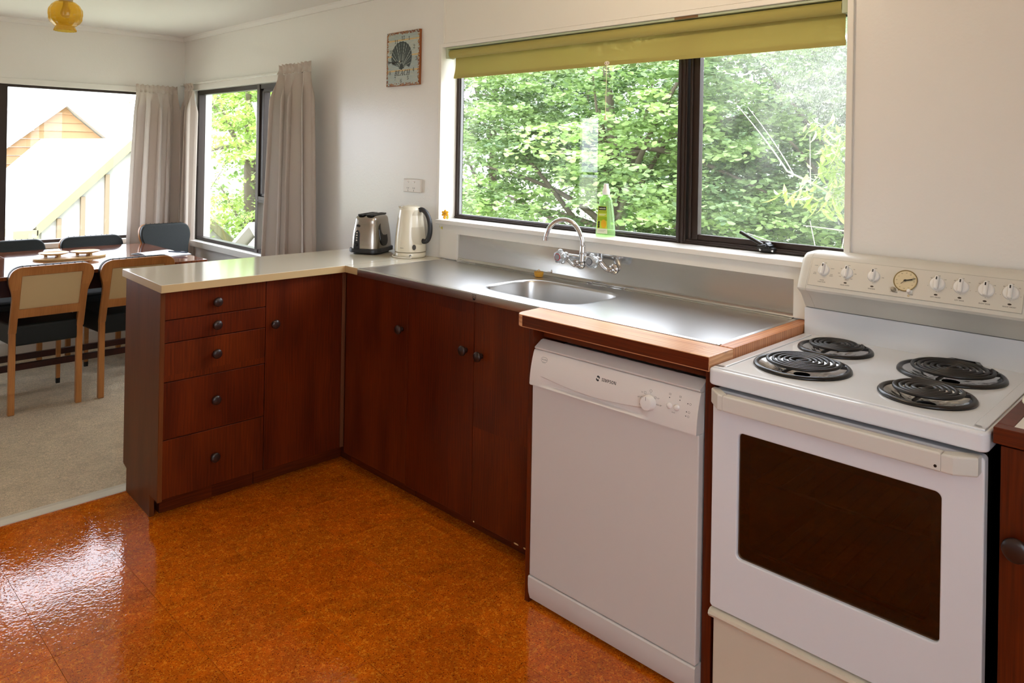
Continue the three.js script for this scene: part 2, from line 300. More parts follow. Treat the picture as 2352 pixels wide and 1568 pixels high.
// ---- walls behind the camera: a window seen by its reflection, another added for fill
{
  const w = struct('window_4', 'narrow window in the wall opposite the kitchen');
  part(w, 'frame', merge([box(-2.9, -2.88, 0.72, 1.83, ZF + 0.03, ZF + 0.08), box(-2.57, -2.55, 0.72, 1.83, ZF + 0.03, ZF + 0.08), box(-2.9, -2.55, 0.72, 0.75, ZF + 0.03, ZF + 0.08), box(-2.9, -2.55, 1.8, 1.83, ZF + 0.03, ZF + 0.08), box(-2.9, -2.55, 1.14, 1.17, ZF + 0.03, ZF + 0.08)]), mat.bronze);
  part(w, 'pane', box(-2.88, -2.57, 0.75, 1.8, ZF + 0.05, ZF + 0.053, 0), mat.glass);
  const u = struct('window_5', 'unseen window added in the kitchen end wall for fill light');  // out of view, added to bring more daylight onto the hob and ceiling
  part(u, 'frame', merge([box(XR + 0.03, XR + 0.08, 0.8, 1.98, 1.7, 1.74), box(XR + 0.03, XR + 0.08, 0.8, 1.98, 3.96, 4.0), box(XR + 0.03, XR + 0.08, 0.8, 1.98, 2.83, 2.87), box(XR + 0.03, XR + 0.08, 0.8, 0.84, 1.7, 4.0), box(XR + 0.03, XR + 0.08, 1.94, 1.98, 1.7, 4.0)]), mat.bronze);
  part(u, 'pane', box(XR + 0.05, XR + 0.053, 0.84, 1.94, 1.74, 3.96, 0), mat.glass);
}

// ---------------------------------------------------------------- cupboards and benchtops
const H = 0.881, HB = 0.852;
const knobGeo = lathe([[0.0001, 0], [0.009, 0], [0.0085, 0.006], [0.007, 0.01], [0.009, 0.014], [0.0165, 0.017], [0.0185, 0.021], [0.017, 0.026], [0.011, 0.0295], [0.0001, 0.0305]], 24);
const knobX = knobGeo.clone().rotateZ(-Math.PI / 2), knobZ = knobGeo.clone().rotateX(Math.PI / 2);
{
  const s = poly([[-0.442, 0], [0.14, 0], [0.14, -0.478], [0.03, -0.478], [0.03, -1.248], [-0.442, -1.226]]);
  const g = extrude(s, H - HB - 0.002, 0.001, 1); g.rotateX(-Math.PI / 2); g.translate(0, HB + 0.001, 0);
  const t = thing('laminate_benchtop', 'pale cream laminate benchtop turning the corner over the drawers', 'benchtop');
  part(t, 'top', uvm(g), mat.laminate);
  part(t, 'edge_band', merge([box(0.03, 0.0318, HB, H - 0.001, 0.48, 1.249, 0.0004), box(-0.474, 0.0005, HB, H - 0.001, -0.0009, 0.0009, 0.0004).rotateY(-0.0466).translate(0.0312, 0, 1.2495), box(0.032, 0.14, HB, H - 0.001, 0.4785, 0.4803, 0.0004), box(-0.4438, -0.442, HB, H - 0.001, 0.01, 1.227, 0.0004)]), mat.laminateEdge);
  part(t, 'joint', box(0.0285, 0.0292, H - 0.002, H + 0.0003, 0.003, 0.477, 0), M('#8d8468', 0.6));
}
{ // drawer unit at the free end
  const t = thing('drawer_cabinet', 'red brown timber drawer unit with five drawers at the open end of the bench', 'cabinet');
  const e = poly([[-0.415, 0.849], [-0.415, 0.104], [-0.409, 0.1], [-0.37, 0.092], [-0.37, 0.001], [-0.085, 0.001], [-0.085, 0.083], [-0.002, 0.083], [-0.002, 0.849]]);
  const eg = extrude(e, 0.014, 0.002, 1); eg.translate(0, 0, -0.014); eg.rotateY(-0.0466); eg.translate(0, 0, 1.2385);
  part(t, 'end_panel', uvm(eg), mat.endPanel, null, null, 'brown timber end panel with a toe notch');
  part(t, 'carcass', box(-0.405, -0.02, 0.086, 0.85, 0.828, 1.198), mat.red);
  part(t, 'kick_board', box(-0.365, -0.085, 0.001, 0.085, 0.828, 1.2), mat.redH);
  const ys = [0.848, 0.7435, 0.66, 0.5155, 0.3035, 0.086], ky = [0.792, 0.704, 0.594, 0.417, 0.198];
  for (let i = 0; i < 5; i++) {
    const g = box(-0.018, 0, ys[i + 1] + 0.0014, ys[i] - 0.0014, 0.829, 1.2365, 0.0012); uvm(g, 1, 1, [0.37 * i, 0.23 * i]);
    const d = part(t, 'drawer', g, i % 2 ? mat.red2 : mat.red);
    part(d, 'knob', knobX, mat.knob, [0, ky[i], 1.034]);
  }
}
{
  const t = thing('cupboard', 'red brown timber cupboard with one door beside the stack of drawers', 'cupboard');
  part(t, 'carcass', box(-0.405, -0.02, 0.086, 0.85, 0.012, 0.826), mat.red);
  part(t, 'kick_board', merge([box(-0.37, -0.085, 0.001, 0.085, 0.012, 0.826), box(-0.085, 0.002, 0.001, 0.085, 0.38, 0.41)]), mat.redH);
  const d = part(t, 'door', box(-0.018, 0, 0.083, 0.848, 0.472, 0.8265, 0.0012), mat.red2);
  part(d, 'knob', knobX, mat.knob, [0, 0.671, 0.794]);
  part(t, 'corner_filler', box(-0.019, 0.001, 0.083, 0.849, 0.452, 0.4705, 0.001), M('#6a3a20', 0.5));
}
{
  const t = thing('cupboard', 'dark red timber corner cupboard with one knob under the left end of the steel bench', 'cupboard');
  part(t, 'carcass', box(0.003, 0.46, 0.07, 0.848, 0.012, 0.443), mat.red);
  part(t, 'kick_board', box(0.003, 0.46, 0.001, 0.069, 0.395, 0.41), mat.redH);
  const d = part(t, 'door', box(0.022, 0.459, 0.066, 0.846, 0.446, 0.464, 0.0012), mat.red);
  part(d, 'knob', knobZ, mat.knob, [0.424, 0.673, 0.464]);
}
{
  const t = thing('sink_cupboard', 'dark red timber double door cupboard under the sink', 'cupboard');
  part(t, 'carcass', merge([box(0.463, 0.478, 0.07, 0.848, 0.012, 0.443), box(1.228, 1.243, 0.07, 0.848, 0.012, 0.443), box(0.478, 1.228, 0.07, 0.085, 0.012, 0.443), box(0.478, 1.228, 0.085, 0.848, 0.012, 0.02)]), mat.red);
  part(t, 'kick_board', box(0.463, 1.243, 0.001, 0.069, 0.395, 0.41), mat.redH);
  const a = part(t, 'door', uvm(box(0.4615, 0.8465, 0.063, 0.846, 0.446, 0.464, 0.0012), 1, 1, [0.31, 0.2]), mat.red2), b = part(t, 'door', uvm(box(0.849, 1.243, 0.06, 0.846, 0.446, 0.464, 0.0012), 1, 1, [0.13, 0.6]), mat.red);
  part(a, 'knob', knobZ, mat.knob, [0.806, 0.665, 0.464]); part(b, 'knob', knobZ, mat.knob, [0.888, 0.659, 0.464]);
  for (const [x, w] of [[0.862, 0.004], [1.075, 0.012], [1.115, 0.007], [1.132, 0.004]]) part(x < 0.86 ? a : b, 'paint_chip', new THREE.SphereGeometry(1, 7, 5).scale(w, 0.003, 0.0015), M('#d8b078', 0.8), [x, 0.0625, 0.464]);
}
// ---- stainless bench with bowl and upstand
{
  const t = thing('sink_bench', 'stainless steel sink bench with a single bowl and upstand below the window', 'sink');
  const x0 = 0.14, x1 = 1.8315, z0 = 0.001, z1 = 0.487;
  const bx = 1.01, bz = 0.24, ba = 0.236, bb = 0.156, n = 4.2;
  const ring = (k, q) => { const c = Math.cos(q), s = Math.sin(q); return [Math.sign(c) * Math.pow(Math.abs(c), 2 / n) * (ba - k), Math.sign(s) * Math.pow(Math.abs(s), 2 / n) * (bb - k)]; };
  const deck = poly([[x0, -z0], [x1, -z0], [x1, -z1], [x0, -z1]]); const hole = new THREE.Path(), HN = 72;
  for (let i = 0; i < HN; i++) { const [a, b] = ring(0, i / HN * 2 * Math.PI); i ? hole.lineTo(bx + a, -(bz + b)) : hole.moveTo(bx + a, -(bz + b)); }
  deck.holes.push(hole);
  const g = extrude(deck, 0.006); g.rotateX(-Math.PI / 2); g.translate(0, H - 0.006, 0);
  part(t, 'deck', uvm(g), mat.steel);
  part(t, 'front_edge', sweepX([[z1 - 0.003, HB - 0.001], [z1 + 0.001, HB - 0.001], [z1 + 0.0025, HB + 0.002], [z1 + 0.0025, H - 0.002], [z1, H + 0.0015], [z1 - 0.01, H + 0.0025], [z1 - 0.02, H]], x0, 1.186), mat.steel);
  part(t, 'raised_rim', merge([sweepX([[z1 - 0.02, H - 0.001], [z1 - 0.002, H - 0.001], [z1 - 0.002, H + 0.001], [z1 - 0.01, H + 0.003]], x0, x1), sweepX([[0, 0], [0.016, 0], [0.008, 0.003]], 0.012, z1 - 0.004).rotateY(-Math.PI / 2).translate(x0 + 0.016, H - 0.0005, 0), sweepX([[0, 0], [0.016, 0], [0.008, 0.003]], 0.012, z1 - 0.004).rotateY(-Math.PI / 2).translate(x1, H - 0.0005, 0)]), mat.steel);
  // bowl: rings from the rolled lip down the walls to the floor
  const lev = [[-0.004, 0.0005], [0, 0], [0.004, -0.003], [0.007, -0.009], [0.012, -0.05], [0.018, -0.11], [0.026, -0.138], [0.042, -0.152], [0.07, -0.157], [0.11, -0.159], [0.149, -0.16]];
  const bowl = sheet((u, v) => { const f = v * (lev.length - 1), i = Math.min(lev.length - 2, Math.floor(f)), k = lerp(lev[i][0], lev[i + 1][0], f - i), y = lerp(lev[i][1], lev[i + 1][1], f - i), [a, b] = ring(k, -u * 2 * Math.PI); return [bx + a, H + y, bz + b]; }, 80, (lev.length - 1) * 2);
  part(t, 'bowl', bowl, mat.steelBowl);
  part(t, 'waste', merge([new THREE.CylinderGeometry(0.035, 0.035, 0.003, 28).translate(bx, H - 0.158, bz), lathe([[0.012, -0.03], [0.014, 0.002], [0.033, 0.003]], 24).translate(bx, H - 0.158, bz)]), mat.chrome);
  const up = sweepX([[0.0005, H], [0.0005, 1.003], [0.003, 1.003], [0.0035, H + 0.02], [0.006, H + 0.009], [0.012, H + 0.003], [0.024, H + 0.0005], [0.024, H - 0.001]], 0.228, 1.8165, 0.9);
  part(t, 'splashback', up, mat.steelSplash);
  { // small black rating mark on the front edge
    const c = document.createElement('canvas'); c.width = 64; c.height = 96; const k = c.getContext('2d'); k.clearRect(0, 0, 64, 96); k.strokeStyle = '#141010'; k.fillStyle = '#141010'; k.lineWidth = 5; k.strokeRect(4, 4, 56, 50); k.fillRect(8, 36, 48, 5); k.fillRect(29, 8, 5, 30); k.beginPath(); k.arc(32, 60, 24, 0, Math.PI); k.fill(); k.fillRect(8, 68, 48, 4);
    const mt = new THREE.CanvasTexture(c); mt.colorSpace = THREE.SRGBColorSpace;
    part(t, 'maker_mark', new THREE.PlaneGeometry(0.02, 0.024), M('#ffffff', 0.6, { map: mt, transparent: true }), [0.872, HB + 0.0145, z1 + 0.0033]);
  }
}
{ // wall mixer
  const t = thing('mixer_tap', 'chrome wall mixer tap with clear acrylic handles and a swan neck spout', 'tap');
  part(t, 'body', merge([rod([0.925, 0.985, 0.06], [1.09, 0.985, 0.06], 0.0115, 0.0115, 16), rod([1.012, 0.975, 0.06], [1.012, 1.0, 0.06], 0.017, 0.015, 20), new THREE.SphereGeometry(0.016, 16, 12).translate(0.928, 0.985, 0.06), new THREE.SphereGeometry(0.016, 16, 12).translate(1.084, 0.985, 0.06)]), mat.chrome);
  for (const x of [0.955, 1.118]) part(t, 'inlet', merge([tube([[x - 0.03, 0.984, 0.058], [x - 0.022, 0.972, 0.05], [x - 0.006, 0.954, 0.04], [x, 0.95, 0.024], [x, 0.951, 0.002]], 0.0098, 24, 12), lathe([[0.0095, 0], [0.02, 0.001], [0.019, 0.005], [0.0098, 0.009]], 24).rotateX(Math.PI / 2).translate(x, 0.951, 0.004)]), mat.chrome);
  part(t, 'spout', merge([lathe([[0.0001, 0], [0.0125, 0], [0.0135, 0.003], [0.0135, 0.012], [0.0125, 0.015], [0.0115, 0.03], [0.0095, 0.036]], 24).translate(1.012, 0.998, 0.06), tube([[1.012, 1.02, 0.06], [1.008, 1.052, 0.061], [0.994, 1.088, 0.064], [0.966, 1.118, 0.071], [0.93, 1.1265, 0.08], [0.894, 1.115, 0.089], [0.869, 1.09, 0.095], [0.858, 1.062, 0.098], [0.856, 1.048, 0.099]], 0.0088, 56, 14)]), mat.chrome);
  part(t, 'spout_tip', rod([0.8565, 1.058, 0.0988], [0.856, 1.041, 0.099], 0.0105, 0.0105, 18), mat.chrome);
  for (const [x, c] of [[0.94, '#b0202c'], [1.096, '#50545c']]) {
    const h = part(t, 'handle', lathe([[0.0001, 0], [0.013, 0], [0.016, 0.006], [0.021, 0.012], [0.0245, 0.022], [0.024, 0.034], [0.019, 0.042], [0.0001, 0.043]], 8).rotateX(Math.PI / 2), mat.acrylic, [x, 0.987, 0.082], null, 'clear acrylic handle');
    const lobes = []; for (let i = 0; i < 5; i++) { const a = i / 5 * 2 * Math.PI + 0.3; lobes.push(new THREE.SphereGeometry(0.009, 12, 8).scale(1, 1, 1.4).translate(Math.cos(a) * 0.021, Math.sin(a) * 0.021, 0.026)); }
    part(h, 'grip_lobes', merge(lobes), mat.acrylic);
    part(h, 'stem', rod([0, 0, -0.02], [0, 0, 0.03], 0.0095, 0.0075, 14), mat.chrome);
    part(h, 'index_ring', new THREE.TorusGeometry(0.0125, 0.0016, 8, 28), M(c, 0.4), [0, 0, 0.0435]);
    part(h, 'index_cap', new THREE.CylinderGeometry(0.0115, 0.0115, 0.003, 24).rotateX(Math.PI / 2), M('#8f9297', 0.35), [0, 0, 0.0435]);
  }
}
single('sink_plug', 'yellow rubber sink plug standing behind the bowl', 'plug', merge([lathe([[0.0001, 0], [0.015, 0], [0.017, 0.002], [0.017, 0.004], [0.0165, 0.006], [0.019, 0.008], [0.0195, 0.018], [0.0185, 0.02], [0.0001, 0.0205]], 28), new THREE.TorusGeometry(0.005, 0.0012, 6, 16).rotateY(0.5).translate(0, 0.0225, 0)]), mat.plugYellow, [0.77, H + 0.0012, 0.043]);
// ---- timber edging that brings the bench out over the dishwasher
{
  const s = new THREE.Shape(); s.moveTo(1.186, -0.49); s.lineTo(1.872, -0.49); s.lineTo(1.872, -0.606); s.lineTo(1.222, -0.606); s.quadraticCurveTo(1.196, -0.604, 1.19, -0.575); s.closePath();
  const g = extrude(s, 0.034, 0.0018, 2, 10); g.rotateX(-Math.PI / 2); g.translate(0, 0.8445, 0); g.clearGroups();
  const t = thing('bench_board', 'oiled pine board with a knot along the front of the bench above the dishwasher', 'benchtop');
  part(t, 'board', uvm(g), mat.pineX);
  part(t, 'dark_red_face', box(1.224, 1.872, 0.8455, 0.8785, 0.6072, 0.6088, 0.0005), mat.redH, null, null, 'dark red front face');  // thin dark red sheet over the front of the pine board
  part(t, 'apron', box(1.262, 1.845, 0.81, 0.842, 0.53, 0.55, 0.001), mat.redH);
  single('bench_board', 'short oiled pine board between the steel bench and the stove', 'benchtop', box(1.833, 1.8735, 0.843, H + 0.001, 0.003, 0.4865, 0.002), mat.pineZ);
  single('timber_divider', 'thin red brown timber upright between the sink cupboard and the dishwasher', 'divider', box(1.2445, 1.261, 0.001, 0.842, 0.014, 0.598, 0.001), mat.red);
  single('timber_divider', 'thin red brown timber upright between the dishwasher and the stove', 'divider', box(1.8465, 1.873, 0.001, 0.842, 0.014, 0.577, 0.001), mat.red);
}
// ---- cupboard right of the stove
{
  const t = thing('cupboard', 'red brown timber cupboard with a timber edged white top right of the stove', 'cupboard'), x0 = 2.494, x1 = 3.1;
  part(t, 'carcass', box(x0, x1, 0.09, 0.836, 0.016, 0.565), mat.red);
  part(t, 'kick_board', box(x0, x1, 0.001, 0.089, 0.02, 0.5), mat.redH);
  const d = part(t, 'door', box(x0 + 0.002, 2.86, 0.095, 0.83, 0.567, 0.585, 0.0012), mat.red);
  part(d, 'knob', knobGeo.clone().scale(1.3, 1, 1.3).rotateX(Math.PI / 2), mat.knob, [2.527, 0.645, 0.585]);
  part(t, 'timber_edge', merge([box(x0 - 0.008, x1, 0.837, 0.869, 0.572, 0.602, 0.002), box(x0 - 0.008, x0 + 0.02, 0.837, 0.869, 0.003, 0.572, 0.002)]), mat.redH);
  part(t, 'white_top', box(x0 + 0.0205, x1, 0.837, 0.868, 0.003, 0.5715, 0.001), M('#e2dad0', 0.3));
}
{
  const t = thing('wire_rack', 'cream coated wire rack on the white topped cupboard', 'rack'), y = 0.884, m = M('#e8e2c8', 0.35);
  const a = 2.505, b = 2.95, c = 0.09, d = 0.44, r = 0.02;
  const loop = [[a + r, y, c], [b - r, y, c], [b, y, c + r], [b, y, d - r], [b - r, y, d], [a + r, y, d], [a + 0.004, y, d - 0.004], [a, y, d - r], [a, y, c + r], [a + 0.004, y, c + 0.004]];
  part(t, 'rim', tube(loop, 0.0062, 160, 10, true), m);
  const bars = []; for (let i = 1; i < 12; i++) { const x = lerp(a, b, i / 12); bars.push(tube([[x, y, c], [x, 0.8745, c + 0.012], [x, 0.8725, (c + d) / 2], [x, 0.8745, d - 0.012], [x, y, d]], 0.0026, 16, 6)); }
  for (const bg of bars) part(t, 'wire', bg, m);
  for (const [x, z] of [[a, c + 0.03], [a, d - 0.03], [b, c + 0.03], [b, d - 0.03]]) part(t, 'foot', rod([x, 0.8695, z], [x, y, z], 0.004), m);
}

// ---------------------------------------------------------------- dishwasher
function canvasTex(w, h, draw) {
  const c = document.createElement('canvas'); c.width = w; c.height = h; draw(c.getContext('2d'), w, h);
  const t = new THREE.CanvasTexture(c); t.colorSpace = THREE.SRGBColorSpace; t.anisotropy = 8; return t;
}
{
  const x0 = 1.2635, x1 = 1.8435, t = thing('dishwasher', 'white freestanding dishwasher under the pine bench board', 'dishwasher');
  part(t, 'body', box(x0 + 0.004, x1 - 0.004, 0.012, 0.775, 0.02, 0.575, 0.003), mat.dishWhite);
  part(t, 'door', box(x0, x1, 0.088, 0.674, 0.576, 0.6, 0.004, 2), mat.dishWhite);
  part(t, 'top_fascia', sweepX([[0.55, 0.775], [0.55, 0.803], [0.556, 0.806], [0.566, 0.804], [0.594, 0.787], [0.594, 0.7835], [0.585, 0.775]], x0 + 0.002, x1 - 0.002), mat.dishWhite);
  part(t, 'gap_strip', box(x0 + 0.004, x1 - 0.004, 0.7765, 0.7832, 0.56, 0.589, 0), mat.black, null, null, 'black strip in the gap between top strip and control panel');  // black box filling the gap above the control panel
  { // control panel: a curved front with a scooped handle
    const W = x1 - x0, zp = (y) => 0.592 + 0.0215 * Math.pow(Math.sin(clamp((0.779 - y) / 0.115) * Math.PI / 2), 0.75);
    const print = canvasTex(2048, 384, (k, w, h) => {
      k.fillStyle = '#dfd9d4'; k.fillRect(0, 0, w, h);
      const X = (x) => (x - x0) / W * w, Y = (y) => (0.779 - y) / 0.102 * h, ink = '#2c2b2c', grey = '#6f6b6a';
      // maker's name with its S emblem
      k.fillStyle = ink; const lx = X(1.52), ly = Y(0.7475);
      k.save(); k.translate(lx, ly); k.rotate(0.5); k.beginPath(); k.ellipse(-3, -13, 20, 14, 0, Math.PI * 0.75, Math.PI * 1.95); k.ellipse(2, -4, 12, 6, 0, Math.PI * 1.95, Math.PI * 0.75, true); k.fill(); k.beginPath(); k.ellipse(3, 13, 20, 14, 0, -Math.PI * 0.25, Math.PI * 0.95); k.ellipse(-2, 4, 12, 6, 0, Math.PI * 0.95, -Math.PI * 0.25, true); k.fill(); k.restore();
      k.save(); k.translate(X(1.533), ly + 16); k.scale(0.92, 1); k.font = 'bold 44px sans-serif'; k.fillText('SIMPSON', 0, 0); k.restore();
      // badge
      k.strokeStyle = grey; k.lineWidth = 3; const bx = X(1.312), by = Y(0.757); k.beginPath(); k.roundRect(bx - 44, by - 24, 88, 48, 24); k.stroke(); k.fillStyle = grey; k.font = 'italic bold 19px sans-serif'; k.textAlign = 'center'; k.fillText('ECLIPSE', bx, by + 6); k.font = '12px sans-serif'; k.fillText('made for', bx, by + 36);
      // programme marks round the knob
      const cx = X(1.698), cy = Y(0.7235); k.fillStyle = grey; k.strokeStyle = grey; k.lineWidth = 2.5; k.font = '17px sans-serif';
      k.fillText('70°', cx - 92, cy - 74); k.strokeRect(cx - 70, cy - 92, 20, 20); k.fillText('60°', cx - 124, cy - 22); k.beginPath(); k.arc(cx - 92, cy - 26, 11, 0, 7); k.stroke(); k.beginPath(); k.arc(cx - 100, cy + 38, 8, 0, 7); k.stroke();
      k.beginPath(); k.arc(cx, cy - 112, 12, 0, 7); k.stroke(); k.fillText('×', cx, cy - 84); k.fillStyle = ink; k.beginPath(); k.arc(cx - 2, cy - 70, 5, 0, 7); k.fill();
      k.fillStyle = grey; k.strokeRect(cx + 50, cy - 70, 18, 16); k.fillText('40°', cx + 92, cy - 56); k.font = 'bold 17px sans-serif'; k.fillText('ECO 50°', cx + 106, cy + 4);
      for (const [a, r] of [[-2.3, 66], [-0.8, 66], [-2.75, 62], [0.02, 62]]) { k.beginPath(); k.moveTo(cx + Math.cos(a) * r, cy + Math.sin(a) * r); k.lineTo(cx + Math.cos(a) * (r + 9), cy + Math.sin(a) * (r + 9)); k.stroke(); }
      for (const [x, s] of [[1.757, 0], [1.788, 1]]) { const px = X(x); k.strokeRect(px - 9, Y(0.7605), 18, 12); k.fillStyle = ink; k.beginPath(); k.arc(px, Y(0.7505), 5, 0, 7); k.fill(); }
      k.fillStyle = grey; k.font = '14px sans-serif'; k.fillText('Reset', X(1.773), Y(0.7155));
      for (const [x, y] of [[1.812, 0.7475], [1.811, 0.7275], [1.81, 0.717]]) { k.fillStyle = ink; k.beginPath(); k.arc(X(x), Y(y), 5, 0, 7); k.fill(); k.beginPath(); k.arc(X(x) + 26, Y(y), 9, 0, 7); k.stroke(); }
    });
    const fn = (u, v) => {
      const x = lerp(x0, x1, u), y = lerp(0.677, 0.779, v); let z = zp(y);
      const s = (u - 0.41) / 0.35, e = 1 - clamp(s * s), lip = 0.711 - 0.017 * e; // the smile shaped lip of the handle
      const d = smooth(0, 0.0032, lip - y) * smooth(0, 0.35, e) * smooth(0.677, 0.686, y);
      z -= 0.012 * d * (0.4 + 0.6 * e); return [x, y, z];
    };
    const g = sheet(fn, 150, 90);
    part(t, 'control_panel', g, M('#ffffff', 0.3, { map: print }));
    part(t, 'panel_end', merge([0, 1].map((e) => { const X = e ? x1 : x0; return sweepX([[0.575, 0.677], [0.575, 0.779], ...[0.779, 0.772, 0.762, 0.75, 0.735, 0.715, 0.695, 0.677].map((y) => [zp(y), y])], e ? X - 0.0015 : X, e ? X : X + 0.0015); }).concat([box(x0 + 0.0015, x1 - 0.0015, 0.6745, 0.677, 0.576, zp(0.677) - 0.001, 0), box(x0 + 0.0015, x1 - 0.0015, 0.7765, 0.779, 0.576, 0.5915, 0)])), mat.dishWhite);
    const kn = part(t, 'programme_knob', lathe([[0.0001, 0.019], [0.0165, 0.019], [0.0185, 0.017], [0.0205, 0.003], [0.021, 0]], 40).rotateX(Math.PI / 2), M('#e9e6e2', 0.28), [1.698, 0.7235, zp(0.7235) - 0.0005], [-0.05, 0, 0]);
    part(kn, 'pointer', box(-0.0006, 0.0006, 0.008, 0.018, 0.0188, 0.0194, 0), M('#8f8c8a', 0.5));
    for (const x of [1.757, 1.779]) part(t, 'push_button', lathe([[0.0001, 0.007], [0.005, 0.0065], [0.0075, 0.004], [0.008, 0]], 24).rotateX(Math.PI / 2), M('#e9e6e2', 0.28), [x + 0.003, 0.731, zp(0.731) - 0.0008]);
  }
  part(t, 'kick_plate', sweepX([[0.57, 0.014], [0.57, 0.0865], [0.6005, 0.0865], [0.6035, 0.083], [0.604, 0.06], [0.601, 0.035], [0.594, 0.014]], x0 - 0.001, x1 + 0.001), mat.dishWhite);
  for (const x of [x0 + 0.05, x1 - 0.05]) for (const z of [0.08, 0.56]) part(t, 'foot', rod([x, 0.0005, z], [x, 0.013, z], 0.014, 0.01), mat.black);
}

// ---------------------------------------------------------------- stove
{
  const x0 = 1.8765, x1 = 2.4795, W = x1 - x0, t = thing('stove', 'white freestanding electric stove with four black coil elements', 'stove');
  part(t, 'body', merge([box(x0 + 0.008, x0 + 0.02, 0.02, 0.815, 0.03, 0.572), box(x1 - 0.02, x1 - 0.008, 0.02, 0.815, 0.03, 0.572), box(x0 + 0.02, x1 - 0.02, 0.02, 0.815, 0.03, 0.05), box(x0 + 0.02, x1 - 0.02, 0.02, 0.04, 0.05, 0.56), box(x0 + 0.02, x1 - 0.02, 0.745, 0.812, 0.05, 0.572), box(x0 + 0.02, x1 - 0.02, 0.25, 0.27, 0.05, 0.572)]), mat.blackGloss, null, null, 'black side and front shell');
  // oven cavity with two racks behind the tinted window
  part(t, 'oven_liner', merge([box(x0 + 0.05, x1 - 0.05, 0.28, 0.735, 0.10, 0.11, 0), box(x0 + 0.05, x0 + 0.06, 0.28, 0.735, 0.11, 0.56, 0), box(x1 - 0.06, x1 - 0.05, 0.28, 0.735, 0.11, 0.56, 0), box(x0 + 0.05, x1 - 0.05, 0.28, 0.29, 0.11, 0.56, 0), box(x0 + 0.05, x1 - 0.05, 0.735, 0.744, 0.11, 0.56, 0)]), M('#a06a3c', 0.35));
  for (const y of [0.40, 0.575]) { const w = []; w.push(tube([[x0 + 0.065, y, 0.52], [x1 - 0.065, y, 0.52]], 0.004, 2, 8)); w.push(tube([[x0 + 0.065, y, 0.14], [x1 - 0.065, y, 0.14]], 0.004, 2, 8)); for (let i = 0; i < 15; i++) { const x = lerp(x0 + 0.08, x1 - 0.08, i / 14); w.push(rod([x, y, 0.14], [x, y, 0.52], 0.002, 0.002, 6)); } part(t, 'oven_rack', merge(w), M('#c9b89a', 0.25, { metalness: 1 })); }
  { // hob plate with four openings
    const s = roundRect(W - 0.008, 0.552, 0.012, x0 + 0.004, -0.612);
    const els = [[2.035, 0.437, 0.112], [2.023, 0.2, 0.092], [2.312, 0.218, 0.115], [2.324, 0.449, 0.095]];
    for (const [x, z, r] of els) { const p = new THREE.Path(); p.absarc(x, -z, r - 0.009, 0, Math.PI * 2, true); s.holes.push(p); }
    const g = extrude(s, 0.028, 0.006, 4, 28); g.rotateX(-Math.PI / 2); g.translate(0, 0.8225, 0); g.clearGroups();
    const hob = part(t, 'hob', g, mat.enamel, null, null, 'glossy white enamel hob');
    part(hob, 'raised_border', merge([box(x0 + 0.006, x0 + 0.03, 0.8555, 0.8595, 0.08, 0.6, 0.0019), box(x1 - 0.03, x1 - 0.006, 0.8555, 0.8595, 0.08, 0.6, 0.0019), box(x0 + 0.006, x1 - 0.006, 0.8555, 0.8595, 0.582, 0.604, 0.0019)]), mat.enamel);
    part(hob, 'oven_vent', merge([extrude((() => { const q = poly([[2.262, -0.098], [2.352, -0.098], [2.338, -0.066], [2.276, -0.066]]); q.holes.push(new THREE.Path([[2.274, -0.092], [2.284, -0.072], [2.33, -0.072], [2.34, -0.092]].map((p) => new THREE.Vector2(...p)))); return q; })(), 0.006, 0.001, 1).rotateX(-Math.PI / 2).translate(0, 0.857, 0), box(2.275, 2.338, 0.857, 0.8585, 0.072, 0.092, 0)]), mat.blackGloss, null, null, 'black oven vent');
    const bowlM = M('#c9c7c4', 0.16, { metalness: 1 }), ringM = M('#171514', 0.28);
    for (const [x, z, r] of els) {
      const b = part(t, 'element', lathe([[r - 0.0085, 0.0025], [r - 0.007, 0.0065], [r - 0.002, 0.0085], [r + 0.002, 0.0075], [r + 0.0045, 0.004], [r + 0.005, 0], [r - 0.008, -0.001]], 64), ringM, [x, 0.8565, z], null, 'black trim ring');
      // crumpled drip bowl
      const bowl = sheet((u, v) => { const a = u * 2 * Math.PI, q = lerp(r - 0.0075, 0.02, v), w = 0.0035 * fbm(Math.cos(a) * 9 + x * 10, Math.sin(a) * 9, v * 6, 3) * Math.sin(v * Math.PI); return [Math.cos(-a) * q, 0.003 - 0.02 * Math.sin(v * Math.PI / 2) + w, Math.sin(-a) * q]; }, 64, 14);
      part(b, 'drip_bowl', bowl, bowlM, null, null, 'shiny foil lined drip bowl');
      // spiral coil
      const pts = [], turns = r > 0.105 ? 5.4 : 4.4, ro = r - 0.023, ri = 0.012, N = 220; const k = 0.0136;
      for (let i = 0; i <= N; i++) { const f = i / N, a = f * turns * 2 * Math.PI, q = ro - k * a / (2 * Math.PI) * ((ro - ri - 0.004) / (k * turns)); pts.push(V(Math.cos(a - 0.6) * q, 0.0165, Math.sin(a - 0.6) * q)); }
      { const a = pts[pts.length - 1]; pts.push(V(a.x * 0.35, 0.0165, a.z * 0.35), V(-a.x * 0.3, 0.0165, -a.z * 0.3), V(-a.x * 0.8 + 0.004, 0.0165, -a.z * 0.8)); }
      pts.unshift(V(pts[0].x * 1.12, 0.010, pts[0].z * 1.12));
      part(b, 'coil', tube(pts, 0.0044, 460, 8), mat.coil);
      const arms = []; for (let i = 0; i < 3; i++) { const a = i * 2.094 + 0.5; arms.push(box(0.012, r - 0.008, 0.004, 0.0115, -0.002, 0.002, 0.0005).rotateY(a)); }
      part(b, 'support', merge(arms), M('#3a3836', 0.35, { metalness: 0.7 }));
    }
  }
